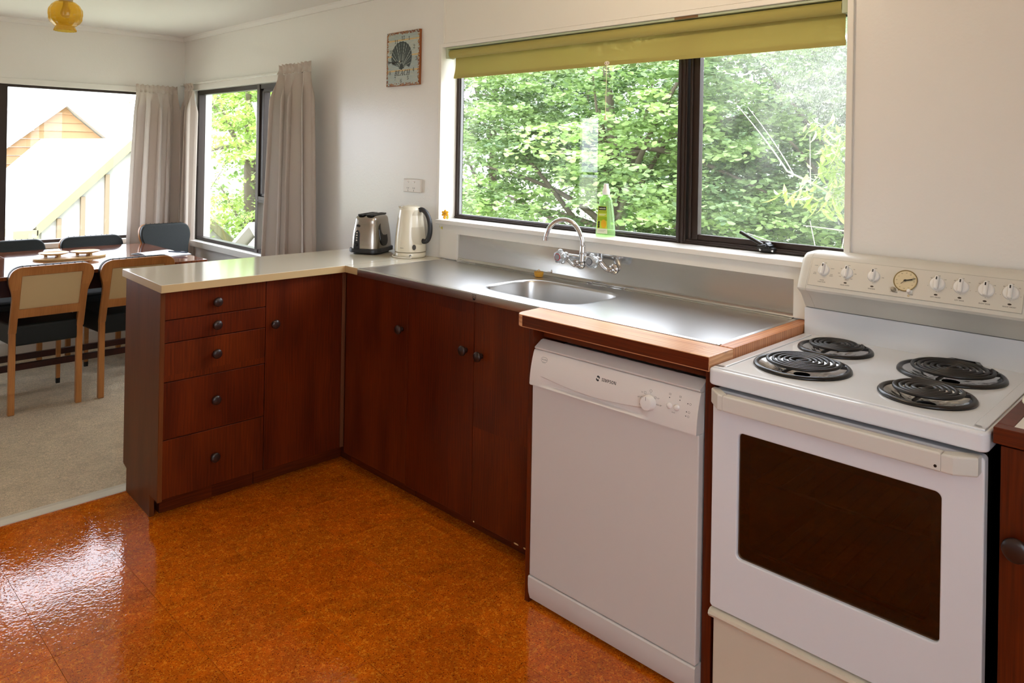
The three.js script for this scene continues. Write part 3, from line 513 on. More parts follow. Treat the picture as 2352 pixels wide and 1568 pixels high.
  { // oven door
    const s = roundRect(x1 - x0 - 0.018, 0.535, 0.006, x0 + 0.009, 0.266); s.holes.push(roundRect(0.452, 0.312, 0.016, 1.949, 0.402, new THREE.Path()));
    const g = extrude(s, 0.022, 0.003, 3, 10); g.translate(0, 0, 0.577); g.clearGroups();
    const d = part(t, 'oven_door', uvm(g), mat.enamelDoor);
    part(d, 'window', uvm(extrude(roundRect(0.456, 0.316, 0.018, 1.947, 0.4), 0.005).translate(0, 0, 0.588)), M('#a88058', 0.03, { transmission: 1, thickness: 0, ior: 1.5 }), null, null, 'dark brown tinted oven glass');
    { const q = roundRect(0.46, 0.32, 0.018, 1.945, 0.398); q.holes.push(roundRect(0.40, 0.262, 0.03, 1.975, 0.427, new THREE.Path())); part(d, 'window_mask', uvm(extrude(q, 0.002).translate(0, 0, 0.583)), M('#0a0706', 0.4)); }
    // bar handle with angled end caps
    const bar = (pts) => { const gg = extrude(poly(pts), 0.03, 0.004, 3); gg.rotateX(-Math.PI / 2); return gg; };
    const h = part(d, 'handle', bar([[1.9405, -0.633], [2.4055, -0.633], [2.4055, -0.649], [1.9405, -0.649]]).translate(0, 0.7745, 0), mat.almond, null, null, 'almond plastic bar handle');
    part(h, 'end_cap', bar([[x0 + 0.012, -0.603], [x0 + 0.022, -0.603], [1.932, -0.633], [1.932, -0.649], [1.925, -0.649], [x0 + 0.012, -0.612]]).translate(0, 0.7745, 0), mat.almond);
    part(h, 'end_cap', bar([[2.414, -0.633], [2.454, -0.603], [2.464, -0.603], [2.464, -0.625], [2.43, -0.649], [2.414, -0.649]]).translate(0, 0.7745, 0), mat.almond);
    part(h, 'screw_hole', new THREE.CylinderGeometry(0.003, 0.003, 0.001, 14).rotateX(Math.PI / 2), mat.black, [2.4, 0.781, 0.6532]);
  }
  { // storage drawer
    const d = part(t, 'drawer', merge([box(x0 + 0.012, x1 - 0.012, 0.055, 0.245, 0.575, 0.594, 0.003), sweepX([[0.58, 0.242], [0.58, 0.256], [0.6, 0.2575], [0.608, 0.253], [0.61, 0.246], [0.606, 0.239], [0.598, 0.237]], x0 + 0.006, x1 - 0.008)]), mat.almondDrawer, null, null, 'cream storage drawer with a rolled top lip');
    part(t, 'plinth', box(x0 + 0.02, x1 - 0.02, 0.0005, 0.052, 0.05, 0.55, 0.001), mat.black);
  }
  { // backguard: riser and overhanging console
    part(t, 'backguard', box(x0 + 0.001, x1 - 0.001, 0.83, 0.9355, 0.012, 0.068, 0.003, 2), mat.enamel, null, null, 'white enamel riser behind the hob');
    const prof = [[0.012, 0.9375], [0.012, 1.098], [0.02, 1.106], [0.07, 1.105], [0.084, 1.099], [0.096, 1.088], [0.134, 1.013], [0.137, 1.004], [0.134, 0.997], [0.124, 0.991], [0.112, 0.984], [0.1, 0.974], [0.086, 0.958], [0.074, 0.944], [0.068, 0.9375]];
    part(t, 'console', sweepX(prof, x0 + 0.034, x1 - 0.034, 0.5), mat.almond, null, null, 'almond plastic control console');
    for (const e of [0, 1]) { // rounded end caps that fall back towards the wall
      const N = 12, a = e ? x1 - 0.0335 : x0 + 0.0335, sgn = e ? 1 : -1, sh = [];
      const g = sheet((u, v) => { const i = u * (prof.length - 1), k = Math.min(prof.length - 2, Math.floor(i)), z = lerp(prof[k][0], prof[k + 1][0], i - k), y = lerp(prof[k][1], prof[k + 1][1], i - k); const q = Math.sin(v * Math.PI / 2), c = 0.55 + 0.45 * Math.cos(v * Math.PI / 2 * 0.98); const cap = Math.max(z > 0.07 ? 1 : 1, 0); return [a + sgn * 0.0335 * q, 0.9375 + (y - 0.9375) * (1 - 0.09 * (1 - c) / 0.45 * (y > 1.0 ? 1 : 0.2)), 0.012 + (z - 0.012) * (cap * (0.8 + 0.2 * (c - 0.55) / 0.45))]; }, prof.length * 4, N);
      const cap = uvm(extrude(poly(prof.map(([z, y]) => [0.012 + (z - 0.012) * 0.8, 0.9375 + (y - 0.9375) * (1 - 0.09 * (y > 1.0 ? 1 : 0.2))])), 0.001)); cap.rotateY(-Math.PI / 2); cap.scale(1, 1, 1); cap.translate(e ? x1 : x0 + 0.001, 0, 0);
      part(t, 'console_end', merge([g, cap]), mat.almond);
    }
    // printed inset panel, lying on the sloping face
    const A = V(0, 1.0895, 0.0957), B = V(0, 1.0145, 0.1336), px0 = x0 + 0.038, px1 = x1 - 0.038, PW = px1 - px0, slope = Math.atan2(B.z - A.z, A.y - B.y), len = A.distanceTo(B);
    const kx = [[1.953], [2.019], [2.091], [2.25], [2.305], [2.361], [2.414]];
    const print = canvasTex(2048, 336, (k, w, h) => {
      k.fillStyle = '#d3cec3'; k.fillRect(0, 0, w, h); k.strokeStyle = '#8d887c'; k.lineWidth = 3; k.strokeRect(1, 1, w - 2, h - 2);
      k.textAlign = 'center'; const ink = '#6b675f'; const X = (x) => (x - px0) / PW * w, cy = 140;
      const mark = (s, x, y, z = 15) => { k.fillStyle = ink; k.font = 'bold ' + z + 'px sans-serif'; k.fillText(s, x, y); };
      kx.forEach(([x], i) => {
        const c = X(x); mark('OFF', c + 6, cy - 86);
        if (i === 0) { mark('LAMP', c - 92, cy - 44); mark('BAKE', c + 92, cy - 26); mark('FAN', c - 92, cy + 42); mark('BAKE', c - 92, cy + 58); mark('FAN', c + 92, cy + 48); mark('GRILL', c + 92, cy + 64); mark('OVEN', c, cy + 126, 17); mark('FUNCTION', c, cy + 148, 17); }
        else if (i === 1) { for (const [s, a] of [['50', -2.5], ['100', 3.0], ['150', 2.5], ['200', 1.6], ['220', 0.9], ['250', 0.0], ['HI', -0.7]]) mark(s, c + Math.cos(a) * 88, cy + 6 + Math.sin(a) * 80, 14); }
        else if (i === 2) { mark('ON', c + 94, cy + 10); mark('·', c, cy + 90, 30); }
        else { mark('HI', c - 62, cy - 56); mark('LO', c + 66, cy - 52); mark('·', c - 84, cy + 40, 34); mark('·', c + 84, cy + 40, 34); mark('·', c, cy + 94, 34); }
        if (i) { k.fillStyle = '#2a1c10'; k.beginPath(); k.ellipse(c, cy + 118, 17, 9, 0, 0, 7); k.fill(); mark(['', 'MAIN OVEN', 'WARMER', 'LEFT FRONT', 'LEFT REAR', 'RIGHT REAR', 'RIGHT FRONT'][i], c, cy + 152, 17); }
      });
      mark('CLOCK SET', X(2.149), cy + 152, 15); mark('TIMER', X(2.191), cy + 158, 15);
      k.fillStyle = '#a98a4a'; k.fillRect(X(2.158), cy + 116, 14, 8); k.beginPath(); k.arc(X(2.186), cy + 168, 8, 0, 7); k.lineWidth = 5; k.strokeStyle = '#b8965a'; k.stroke();
    });
    const pg = new THREE.BoxGeometry(PW, len, 0.002), pm = new THREE.MeshPhysicalMaterial({ map: print, roughness: 0.32 });
    const panel = part(t, 'control_panel', pg, [mat.almond, mat.almond, mat.almond, mat.almond, pm, mat.almond], [(px0 + px1) / 2, (A.y + B.y) / 2, (A.z + B.z) / 2 + 0.0012], [-slope, 0, 0], 'printed control panel');
    const local = (x, k) => [x - (px0 + px1) / 2, len / 2 - k / 336 * len, 0.001];
    const km = M('#e8e6e2', 0.22);
    kx.forEach(([x], i) => {
      const s = i > 2 ? 1.12 : 1, k = part(panel, 'control_knob', lathe([[0.0001, 0.006], [0.013, 0.006], [0.0155, 0.0045], [0.0165, 0.001], [0.0165, 0]], 36).rotateX(Math.PI / 2).scale(s, s, 1), km, local(x, 140));
      const bl = new RoundedBoxGeometry(0.0095, 0.034, 0.012, 3, 0.004); bl.translate(0, 0.0012, 0.009);
      const gm = merge([k.geometry, bl.scale(s, s, 1)]); k.geometry = gm;
      // the black index on the grip would be a third level below the panel, so it is printed as part of the knob set
      part(panel, 'knob_index', box(-0.0017, 0.0017, 0.0075, 0.0155, 0.0148, 0.0156, 0.0003), mat.black, local(x, 140));
    });
    const face = canvasTex(256, 256, (k) => {
      k.fillStyle = '#d6c7a2'; k.fillRect(0, 0, 256, 256); k.translate(128, 128); k.fillStyle = '#6f6449'; k.textAlign = 'center'; k.textBaseline = 'middle'; k.font = '26px serif';
      for (let i = 1; i <= 12; i++) { const a = i / 12 * 2 * Math.PI; k.fillText(String(i), Math.sin(a) * 98, -Math.cos(a) * 98); }
      k.strokeStyle = '#8a7d5c'; k.lineWidth = 2; for (let i = 0; i < 60; i++) { const a = i / 60 * 2 * Math.PI; k.beginPath(); k.moveTo(Math.sin(a) * 118, -Math.cos(a) * 118); k.lineTo(Math.sin(a) * 122, -Math.cos(a) * 122); k.stroke(); }
    });
    const ck = part(panel, 'clock', new THREE.CylinderGeometry(0.0285, 0.029, 0.004, 48).rotateX(Math.PI / 2), [M('#a8925c', 0.35), M('#ffffff', 0.35, { map: face }), mat.almond], local(2.173, 148), null, 'round cream clock');
    ck.geometry = (() => { const g = new THREE.CylinderGeometry(0.0285, 0.029, 0.004, 48); g.rotateX(Math.PI / 2); return g; })();
    part(panel, 'clock_bezel', new THREE.TorusGeometry(0.0288, 0.0014, 8, 56), M('#8f7b4c', 0.35, { metalness: 0.4 }), [local(2.173, 148)[0], local(2.173, 148)[1], 0.003]);
    const hand = (a, l, w) => { const g = new THREE.BoxGeometry(w, l, 0.0008); g.translate(0, l / 2 - 0.004, 0); g.rotateZ(-a); return g; };
    part(panel, 'clock_hand', merge([hand(1.25, 0.03, 0.0016), hand(1.32, 0.022, 0.003), hand(3.9, 0.018, 0.001), new THREE.CylinderGeometry(0.003, 0.003, 0.001, 14).rotateX(Math.PI / 2)]), mat.black, [local(2.173, 148)[0], local(2.173, 148)[1], 0.0052]);
    for (const [x, y, m] of [[2.147, 262, M('#a49a86', 0.4)], [2.187, 264, km]]) part(panel, 'timer_knob', lathe([[0.0001, 0.011], [0.004, 0.011], [0.0052, 0.009], [0.0056, 0.002], [0.007, 0]], 20).rotateX(Math.PI / 2), m, local(x, y));
  }
}

// ---------------------------------------------------------------- things on the bench and the wall
{ // toaster
  const t = thing('toaster', 'brushed steel two slice toaster beside the kettle', 'toaster', [-0.262, H, 0.14], 0.5);
  const W = 0.155, L = 0.2, y0 = 0.026, y1 = 0.186, ex = 3.6;
  // body: rounded plan that leans in towards a domed top
  const f = (u, v) => { const a = -u * 2 * Math.PI, c = Math.cos(a), s = Math.sin(a), h = Math.min(1, v / 0.78), lean = 1 - 0.16 * h * h, top = v > 0.78 ? (v - 0.78) / 0.22 : 0, k = lean * (1 - 0.34 * top * top * top - 0.12 * top * top);
    const y = v <= 0.78 ? lerp(y0, y1 - 0.034, h) : y1 - 0.034 + 0.034 * Math.sin(top * Math.PI / 2); return [Math.sign(c) * Math.pow(Math.abs(c), 2 / ex) * W / 2 * k, y, Math.sign(s) * Math.pow(Math.abs(s), 2 / ex) * L / 2 * k]; };
  part(t, 'body', sheet(f, 64, 26), mat.brushed);
  const top = new THREE.CylinderGeometry(1, 1, 0.006, 40); { const p = top.attributes.position; for (let i = 0; i < p.count; i++) { const x = p.getX(i), z = p.getZ(i), q = Math.hypot(x, z), a = Math.atan2(z, x), c = Math.cos(a), s = Math.sin(a); p.setX(i, q * Math.sign(c) * Math.pow(Math.abs(c), 2 / ex) * W / 2 * 0.46); p.setZ(i, q * Math.sign(s) * Math.pow(Math.abs(s), 2 / ex) * L / 2 * 0.46); } top.computeVertexNormals(); }
  part(t, 'top_plate', top, mat.charcoal, [0, y1 - 0.002, 0]);
  for (const x of [-0.022, 0.024]) part(t, 'slot', merge([extrude((() => { const q = roundRect(0.036, 0.158, 0.016); q.holes.push(roundRect(0.024, 0.14, 0.01, -0.012, -0.07, new THREE.Path())); return q; })(), 0.004, 0.002, 2).rotateX(-Math.PI / 2).translate(x, y1 - 0.001, 0), box(x - 0.012, x + 0.012, y1 - 0.004, y1 - 0.002, -0.07, 0.07, 0)]), mat.black);
  { const g = extrude(roundRect(W * 1.02, L * 1.02, 0.045), 0.012, 0.004, 2, 10); g.rotateX(-Math.PI / 2); part(t, 'base', g.translate(0, 0.012, 0), mat.charcoal); const b2 = extrude(roundRect(W * 0.86, L * 0.86, 0.04), 0.01, 0.003, 1); b2.rotateX(-Math.PI / 2); part(t, 'foot_tray', b2.translate(0, 0.0035, 0), mat.black); }
  // control strip on the front corner
  { const g = extrude((() => { const q = new THREE.Shape(); q.moveTo(-0.014, 0); q.lineTo(0.016, 0); q.lineTo(0.013, 0.07); q.quadraticCurveTo(0.002, 0.1, -0.009, 0.072); q.closePath(); return q; })(), 0.006, 0.002, 2);
    const c = part(t, 'control_strip', g, mat.charcoal, [-0.03, 0.028, L / 2 - 0.006], [-0.07, -0.1, 0], 'grey control strip'); for (let i = 0; i < 4; i++) part(c, 'button', box(-0.003, 0.0045, 0.036 + i * 0.012, 0.042 + i * 0.012, 0.0078, 0.0094, 0.0008), mat.white);
    part(c, 'dial', lathe([[0.0001, 0.012], [0.006, 0.012], [0.0075, 0.009], [0.008, 0]], 20).rotateX(Math.PI / 2), mat.black, [0.001, 0.018, 0.007]); }
  part(t, 'badge', new THREE.CylinderGeometry(0.007, 0.007, 0.003, 24).rotateX(Math.PI / 2).scale(1, 0.85, 1), mat.charcoal, [-0.028, 0.137, L / 2 * 0.92], [-0.3, 0, 0]);
  // black window on the long side
  part(t, 'side_window', extrude(roundRect(0.075, 0.11, 0.032), 0.006, 0.002, 2).rotateY(Math.PI / 2), mat.blackGloss, [W / 2 - 0.012, 0.094, 0.02], [0, 0, 0.16], 'black side window');
}
{ // kettle
  const t = thing('electric_kettle', 'cream electric kettle with a black handle next to the toaster', 'kettle', [-0.02, H, 0.088], 0);
  part(t, 'power_base', lathe([[0.0001, 0], [0.068, 0], [0.073, 0.003], [0.074, 0.01], [0.074, 0.022], [0.071, 0.025], [0.0001, 0.0255]], 48), mat.cream);
  part(t, 'body', lathe([[0.0001, 0.027], [0.072, 0.027], [0.0742, 0.03], [0.0735, 0.06], [0.071, 0.1], [0.066, 0.15], [0.059, 0.2], [0.0555, 0.222], [0.053, 0.229], [0.049, 0.232], [0.0001, 0.232]], 56), mat.cream);
  part(t, 'lid', lathe([[0.0001, 0.245], [0.02, 0.244], [0.04, 0.24], [0.047, 0.236], [0.048, 0.232]], 40), mat.cream);
  { const s = new THREE.Shape(); s.moveTo(-0.012, 0); s.quadraticCurveTo(0, -0.012, 0.012, 0); s.lineTo(0.007, 0.03); s.lineTo(-0.007, 0.03); s.closePath(); part(t, 'spout', new THREE.ConeGeometry(0.02, 0.045, 16).rotateX(Math.PI).translate(-0.05, 0.214, 0.012), mat.cream); }
  // recessed grey side under the handle
  { const g = sheet((u, v) => { const y = lerp(0.062, 0.228, v), r = lerp(0.0745, 0.0552, smooth(0, 1, (y - 0.05) / 0.19)) + 0.0016, w = 0.62 * Math.sqrt(Math.max(0, 1 - Math.pow(Math.abs(2 * v - 1), 5))), a = lerp(-w, w, u) + 0.02; return [Math.cos(a) * r, y, -Math.sin(a) * r]; }, 20, 30);
    part(t, 'handle_panel', g, M('#c9bfa8', 0.3), null, null, 'beige panel behind the handle'); }
  part(t, 'handle', tube([[0.05, 0.222, 0], [0.062, 0.226, 0], [0.085, 0.216, 0], [0.105, 0.188, 0], [0.114, 0.15, 0], [0.112, 0.112, 0], [0.1, 0.085, 0], [0.084, 0.077, 0], [0.07, 0.08, 0]], 0.0115, 60, 14), mat.charcoal, null, [0, 0.25, 0], 'black curved handle');
  part(t, 'switch', new THREE.CylinderGeometry(0.009, 0.009, 0.004, 24).rotateX(Math.PI / 2).scale(1, 1.4, 1), M('#4b4640', 0.4), [Math.sin(1.15) * 0.074, 0.052, Math.cos(1.15) * 0.074], [0, 1.15, 0]);
  part(t, 'socket', new THREE.CylinderGeometry(0.005, 0.005, 0.003, 16).rotateX(Math.PI / 2), mat.black, [Math.sin(0.92) * 0.0735, 0.013, Math.cos(0.92) * 0.0735], [0, 0.92, 0]);
  { const c = canvasTex(128, 24, (k) => { k.clearRect(0, 0, 128, 24); k.fillStyle = '#5d564a'; k.font = 'bold 20px sans-serif'; k.fillText('Sunbeam', 8, 18); }); const a0 = 0.38; part(t, 'brand_mark', sheet((u, v) => { const a = a0 + (u - 0.5) * 0.36, r = 0.0742; return [Math.sin(a) * r, 0.045 + v * 0.006, Math.cos(a) * r]; }, 8, 1), M('#ffffff', 0.4, { map: c, transparent: true })); }
  const cord = []; for (let i = 0; i <= 30; i++) { const a = 0.95 - i / 30 * 4.2; cord.push([Math.sin(a) * (0.083 + 0.004 * Math.sin(i * 0.7)), 0.0042 + (i > 24 ? 0.004 : 0), Math.cos(a) * 0.081]); }
  cord.unshift([Math.sin(0.92) * 0.074, 0.012, Math.cos(0.92) * 0.074]);
  part(t, 'cord', tube(cord, 0.0034, 90, 8), M('#e6e0d2', 0.4));
}
{ // power point
  const t = thing('power_point', 'white double power point above the kettle', 'power point', [-0.115, 1.212, 0]);
  part(t, 'plate', new RoundedBoxGeometry(0.138, 0.066, 0.012, 3, 0.004), M('#e8e2da', 0.3), [0, 0, 0.0065]);
  for (const x of [-0.03, 0.016]) { const r = part(t, 'rocker', new RoundedBoxGeometry(0.014, 0.01, 0.006, 2, 0.002), M('#f0ece6', 0.3), [x, 0.018, 0.013]); part(r, 'red_mark', new THREE.BoxGeometry(0.004, 0.002, 0.0006), M('#c05040', 0.5), [0, 0.002, 0.003]); }
  for (const x of [-0.03, 0.016]) for (const [dx, dy, a] of [[-0.006, -0.012, 0.5], [0.006, -0.012, -0.5], [0, -0.024, 0]]) part(t, 'pin_slot', new THREE.BoxGeometry(0.0018, 0.0075, 0.0008), M('#3a3530', 0.6), [x + dx, dy, 0.0127], [0, 0, a]);
}
{ // beach clock
  const face = canvasTex(512, 516, (k, w, h) => {
    const r2 = (() => { let s = 77; return () => (s = (s * 16807) % 2147483647) / 2147483647; })();
    const bands = [[0, 0.145], [0.172, 0.435], [0.462, 0.705], [0.732, 1]], cols = ['#a4b0ad', '#b4bcb6', '#a2aeae', '#a9b3b0'];
    k.fillStyle = '#d3b074'; k.fillRect(0, 0, w, h); bands.forEach(([a, b], i) => { k.fillStyle = cols[i]; k.fillRect(0, a * h, w, (b - a) * h); });
    for (let i = 0; i < 1500; i++) { k.fillStyle = ['rgba(214,205,170,.25)', 'rgba(120,132,132,.2)', 'rgba(190,150,90,.16)'][i % 3]; k.fillRect(r2() * w, r2() * h, 14 + r2() * 50, 1 + r2() * 3); }
    // rusty rim
    for (let i = 0; i < 900; i++) { const s = i % 4, q = r2(), d = Math.pow(r2(), 2.2) * 26, z = 5 + r2() * 10; k.fillStyle = ['#7a3d14', '#94501c', '#b07a30', '#6a2c10'][(r2() * 4) | 0]; const x = s < 2 ? q * w : s === 2 ? d - 4 : w - d - 4, y = s === 0 ? d - 4 : s === 1 ? h - d - 4 : q * h; k.fillRect(x, y, z, z * 0.7); }
    // scallop shell, seen from above, drawn as ribs
    const hx = 236, hy = 338, edge = (a, q = 1) => [hx + Math.cos(a) * 158 * q, hy - 84 * q + Math.sin(a) * 150 * q - 6 * q];
    k.fillStyle = '#2f3836'; k.beginPath(); k.moveTo(hx - 34, hy + 16); k.lineTo(hx - 52, hy - 22);
    for (let i = 0; i <= 14; i++) { const a = Math.PI * 0.86 + i / 14 * Math.PI * 1.28, b = a + Math.PI * 1.28 / 28; k.lineTo(...edge(a)); k.quadraticCurveTo(...edge(b, 1.05), ...edge(a + Math.PI * 1.28 / 15)); }
    k.lineTo(hx + 56, hy - 22); k.lineTo(hx + 40, hy + 14); k.closePath(); k.fill();
    for (let i = 0; i <= 14; i++) { const a = Math.PI * 0.88 + i / 14 * Math.PI * 1.24, [ex, ey] = edge(a, 0.97); k.strokeStyle = ['#8b958f', '#5b6662', '#a3aca4'][i % 3]; k.lineWidth = 9; k.beginPath(); k.moveTo(hx, hy + 8); k.quadraticCurveTo(lerp(hx, ex, 0.5), lerp(hy, ey, 0.42), ex, ey); k.stroke(); k.strokeStyle = '#1f2726'; k.lineWidth = 4; k.beginPath(); k.moveTo(hx + 3, hy + 8); k.quadraticCurveTo(lerp(hx, ex, 0.5) + 7, lerp(hy, ey, 0.42), ex + 9, ey); k.stroke(); }
    for (let i = 1; i < 5; i++) { k.strokeStyle = 'rgba(24,32,32,.5)'; k.lineWidth = 8; k.beginPath(); k.ellipse(hx, hy - 60 - i * 6, 40 + i * 24, 44 + i * 26, 0, Math.PI * 1.02, Math.PI * 1.98); k.stroke(); }
    k.fillStyle = '#1c2422'; k.beginPath(); k.ellipse(hx + 2, hy - 4, 26, 30, 0, 0, 7); k.fill();
    k.fillStyle = '#33362f'; k.textAlign = 'center'; k.textBaseline = 'middle'; k.font = 'bold 50px serif';
    const nums = { 12: [258, 62], 1: [352, 72], 2: [430, 158], 3: [466, 270], 4: [424, 372], 5: [340, 446], 6: [234, 470], 7: [140, 446], 8: [58, 388], 9: [34, 288], 10: [70, 184], 11: [150, 92] };
    for (const n in nums) k.fillText(n, nums[n][0], nums[n][1]);
    k.font = 'italic bold 68px serif'; k.fillText('BEACH', 246, 394);
  });
  const t = thing('wall_clock', 'square wall clock with a grey scallop shell and the word BEACH', 'clock', [-0.203, 1.842, 0.003]);
  const side = M('#8a4a18', 0.6); part(t, 'board', new THREE.BoxGeometry(0.268, 0.271, 0.012), [side, side, side, side, M('#ffffff', 0.5, { map: face }), side], [0, 0, 0.006]);
  const hnd = (a, l, w) => { const g = extrude(poly([[-w, -0.018], [w, -0.018], [w, l * 0.7], [w * 2.4, l * 0.76], [0, l], [-w * 2.4, l * 0.76], [-w, l * 0.7]]), 0.0012); g.rotateZ(-a); return g; };
  part(t, 'hour_hand', hnd(4.64, 0.07, 0.0022), mat.black, [-0.02, -0.014, 0.013]); part(t, 'minute_hand', hnd(4.71, 0.104, 0.0017), mat.black, [-0.02, -0.014, 0.0145]);
  part(t, 'hand_pin', new THREE.CylinderGeometry(0.004, 0.004, 0.005, 16).rotateX(Math.PI / 2), M('#d8d4c4', 0.3, { metalness: 0.6 }), [-0.02, -0.014, 0.0155]);
}
{ // roller blind
  const t = thing('roller_blind', 'olive yellow roller blind across the top of the kitchen window', 'blind');
  part(t, 'head_rail', merge([box(0.105, 1.955, 1.863, 1.8715, -0.05, -0.004, 0.001), box(0.105, 0.122, 1.82, 1.866, -0.05, -0.006, 0.001), box(1.945, 1.962, 1.82, 1.866, -0.05, -0.006, 0.001)]), mat.rollerRail);
  part(t, 'roll', merge([rod([0.124, 1.8415, -0.027], [1.943, 1.8415, -0.027], 0.0205, 0.0205, 28)]), mat.blind);
  part(t, 'rail_joint', box(1.36, 1.455, 1.8625, 1.872, -0.0045, -0.003, 0.0004), M('#7a5a34', 0.6));
  const fab = sheet((u, v) => { const y = lerp(1.842, 1.7275, v), e = smooth(0.7, 1, v) * 0.004; return [lerp(0.128 - e * 1.2, 1.941 + e * 0.6, u), y, -0.0485 + 0.008 * smooth(0.4, 1, v) * (0.4 + 0.6 * Math.exp(-u * 9)) + 0.002 * Math.sin(u * 9)]; }, 80, 16);
  part(t, 'fabric', fab, mat.blind);
  part(t, 'hem_bar', box(0.124, 1.943, 1.7275, 1.7435, -0.049, -0.0455, 0.0012), mat.blind);
  const p = part(t, 'pull_plate', new THREE.CylinderGeometry(0.01, 0.01, 0.003, 24).rotateX(Math.PI / 2).scale(1.15, 0.75, 1), M('#f0e8d6', 0.4), [1.033, 1.737, -0.0415]);
  for (const x of [-0.0055, 0.0055]) part(p, 'rivet', new THREE.SphereGeometry(0.002, 8, 6), M('#6a4a2a', 0.4), [x, 0, 0.002]);
  part(t, 'pull_cord', merge([rod([1.033, 1.733, -0.04], [1.031, 1.535, -0.04], 0.0011), lathe([[0.0001, 0], [0.0055, 0], [0.0062, 0.003], [0.0028, 0.02], [0.0001, 0.021]], 12).translate(1.031, 1.515, -0.04)]), M('#e8dcae', 0.5));
}
{ // detergent bottle
  const t = thing('detergent_bottle', 'pale green dish detergent bottle standing on the window sill', 'bottle', [1.037, 1.0637, -0.045], 0.35);
  const lv = [[0.038, 0.019, 0], [0.0385, 0.0195, 0.004], [0.0375, 0.019, 0.03], [0.034, 0.018, 0.07], [0.029, 0.017, 0.11], [0.0245, 0.0155, 0.14], [0.019, 0.0135, 0.152], [0.0125, 0.0115, 0.158], [0.0115, 0.0112, 0.162]];
  const g = sheet((u, v) => { const f = v * (lv.length - 1), i = Math.min(lv.length - 2, Math.floor(f)), q = f - i, a = -u * 2 * Math.PI, c = Math.cos(a), s = Math.sin(a), e = 2 / 3; return [Math.sign(c) * Math.pow(Math.abs(c), e) * lerp(lv[i][0], lv[i + 1][0], q), lerp(lv[i][2], lv[i + 1][2], q), Math.sign(s) * Math.pow(Math.abs(s), e) * lerp(lv[i][1], lv[i + 1][1], q)]; }, 48, 32);
  part(t, 'liquid_body', g, M('#dcfac4', 0.1, { transmission: 0.75, thickness: 0, ior: 1.4 }), null, null, 'translucent green body');
  part(t, 'cap', lathe([[0.0001, 0.165], [0.0001, 0.162], [0.0145, 0.162], [0.0148, 0.178], [0.0125, 0.182], [0.01, 0.19], [0.0085, 0.204], [0.0001, 0.205]], 24), M('#f6f4ee', 0.3));
  const lab = canvasTex(128, 320, (k) => { k.fillStyle = '#b6c83a'; k.fillRect(0, 0, 128, 320); k.fillStyle = '#232a1c'; k.fillRect(8, 6, 112, 42); k.fillStyle = '#e8ecd8'; k.font = 'bold 24px sans-serif'; k.textAlign = 'center'; k.fillText('naturals', 64, 35); k.fillStyle = '#9ab020'; k.fillRect(0, 56, 128, 22); k.fillStyle = '#f2f4e0'; k.fillRect(16, 92, 96, 5); k.fillRect(16, 104, 80, 4); k.fillStyle = '#8fae14'; k.fillRect(0, 124, 128, 46); k.fillStyle = '#d8a81c'; k.beginPath(); k.ellipse(84, 206, 34, 50, 0, 0, 7); k.fill(); k.fillStyle = '#20261a'; for (let i = 0; i < 3; i++) { k.beginPath(); k.ellipse(22, 190 + i * 26, 12, 15, 0.3, 0, 7); k.fill(); } k.fillStyle = '#d6d8c0'; k.fillRect(0, 262, 128, 58); k.fillStyle = '#9aa088'; k.fillRect(20, 280, 88, 4); k.fillRect(20, 292, 70, 4); });
  part(t, 'label', sheet((u, v) => { const y = lerp(0.012, 0.118, v), w = lerp(0.022, 0.017, v); return [lerp(-w, w, u) - 0.008, y, lerp(0.0192, 0.0166, v) + 0.0012]; }, 6, 8), M('#ffffff', 0.4, { map: lab }), null, null, 'printed green label');
}
{ // yellow flower on the sill
  const t = thing('flower_ornament', 'small yellow flower ornament on the left end of the sill', 'ornament', [0.122, 1.0638, -0.004], 0.7);
  for (let i = 0; i < 6; i++) { const a = i / 6 * 2 * Math.PI; part(t, 'petal', new THREE.SphereGeometry(1, 10, 8).scale(0.0062, 0.0085, 0.003).translate(0, 0.0095, 0).rotateZ(a), mat.yellow, [0, 0.027, 0], [-0.1, 0, 0]); }
  part(t, 'flower_centre', new THREE.SphereGeometry(0.0042, 12, 8), M('#a86a08', 0.6), [0, 0.027, 0.003]);
  part(t, 'leaf', new THREE.SphereGeometry(1, 10, 8).scale(0.006, 0.009, 0.003), mat.paleYellow, [0.012, 0.009, 0.002], [0, 0, -0.3]);
  part(t, 'bud', new THREE.SphereGeometry(1, 10, 8).scale(0.007, 0.008, 0.004), mat.yellow, [-0.002, 0.009, 0.003]);
  const petal = extrude(poly([[-0.007, -0.005], [0.006, -0.005], [0.003, 0.004], [-0.003, 0.005]]), 0.001, 0.0005, 1);
  single('petal_sticker', 'tiny pale yellow petal stuck to the plain wall beside the kettle handle', 'sticker', petal, mat.paleYellow, [0.096, 1.03, 0.0006], [0, 0, 0.2], 'yellow petals below the sill');
  single('petal_sticker', 'tiny pale yellow petal stuck to the lining board under the sill end', 'sticker', petal, mat.paleYellow, [0.12, 1.025, 0.0127], [0, 0, -0.3], 'yellow petals below the sill');
}

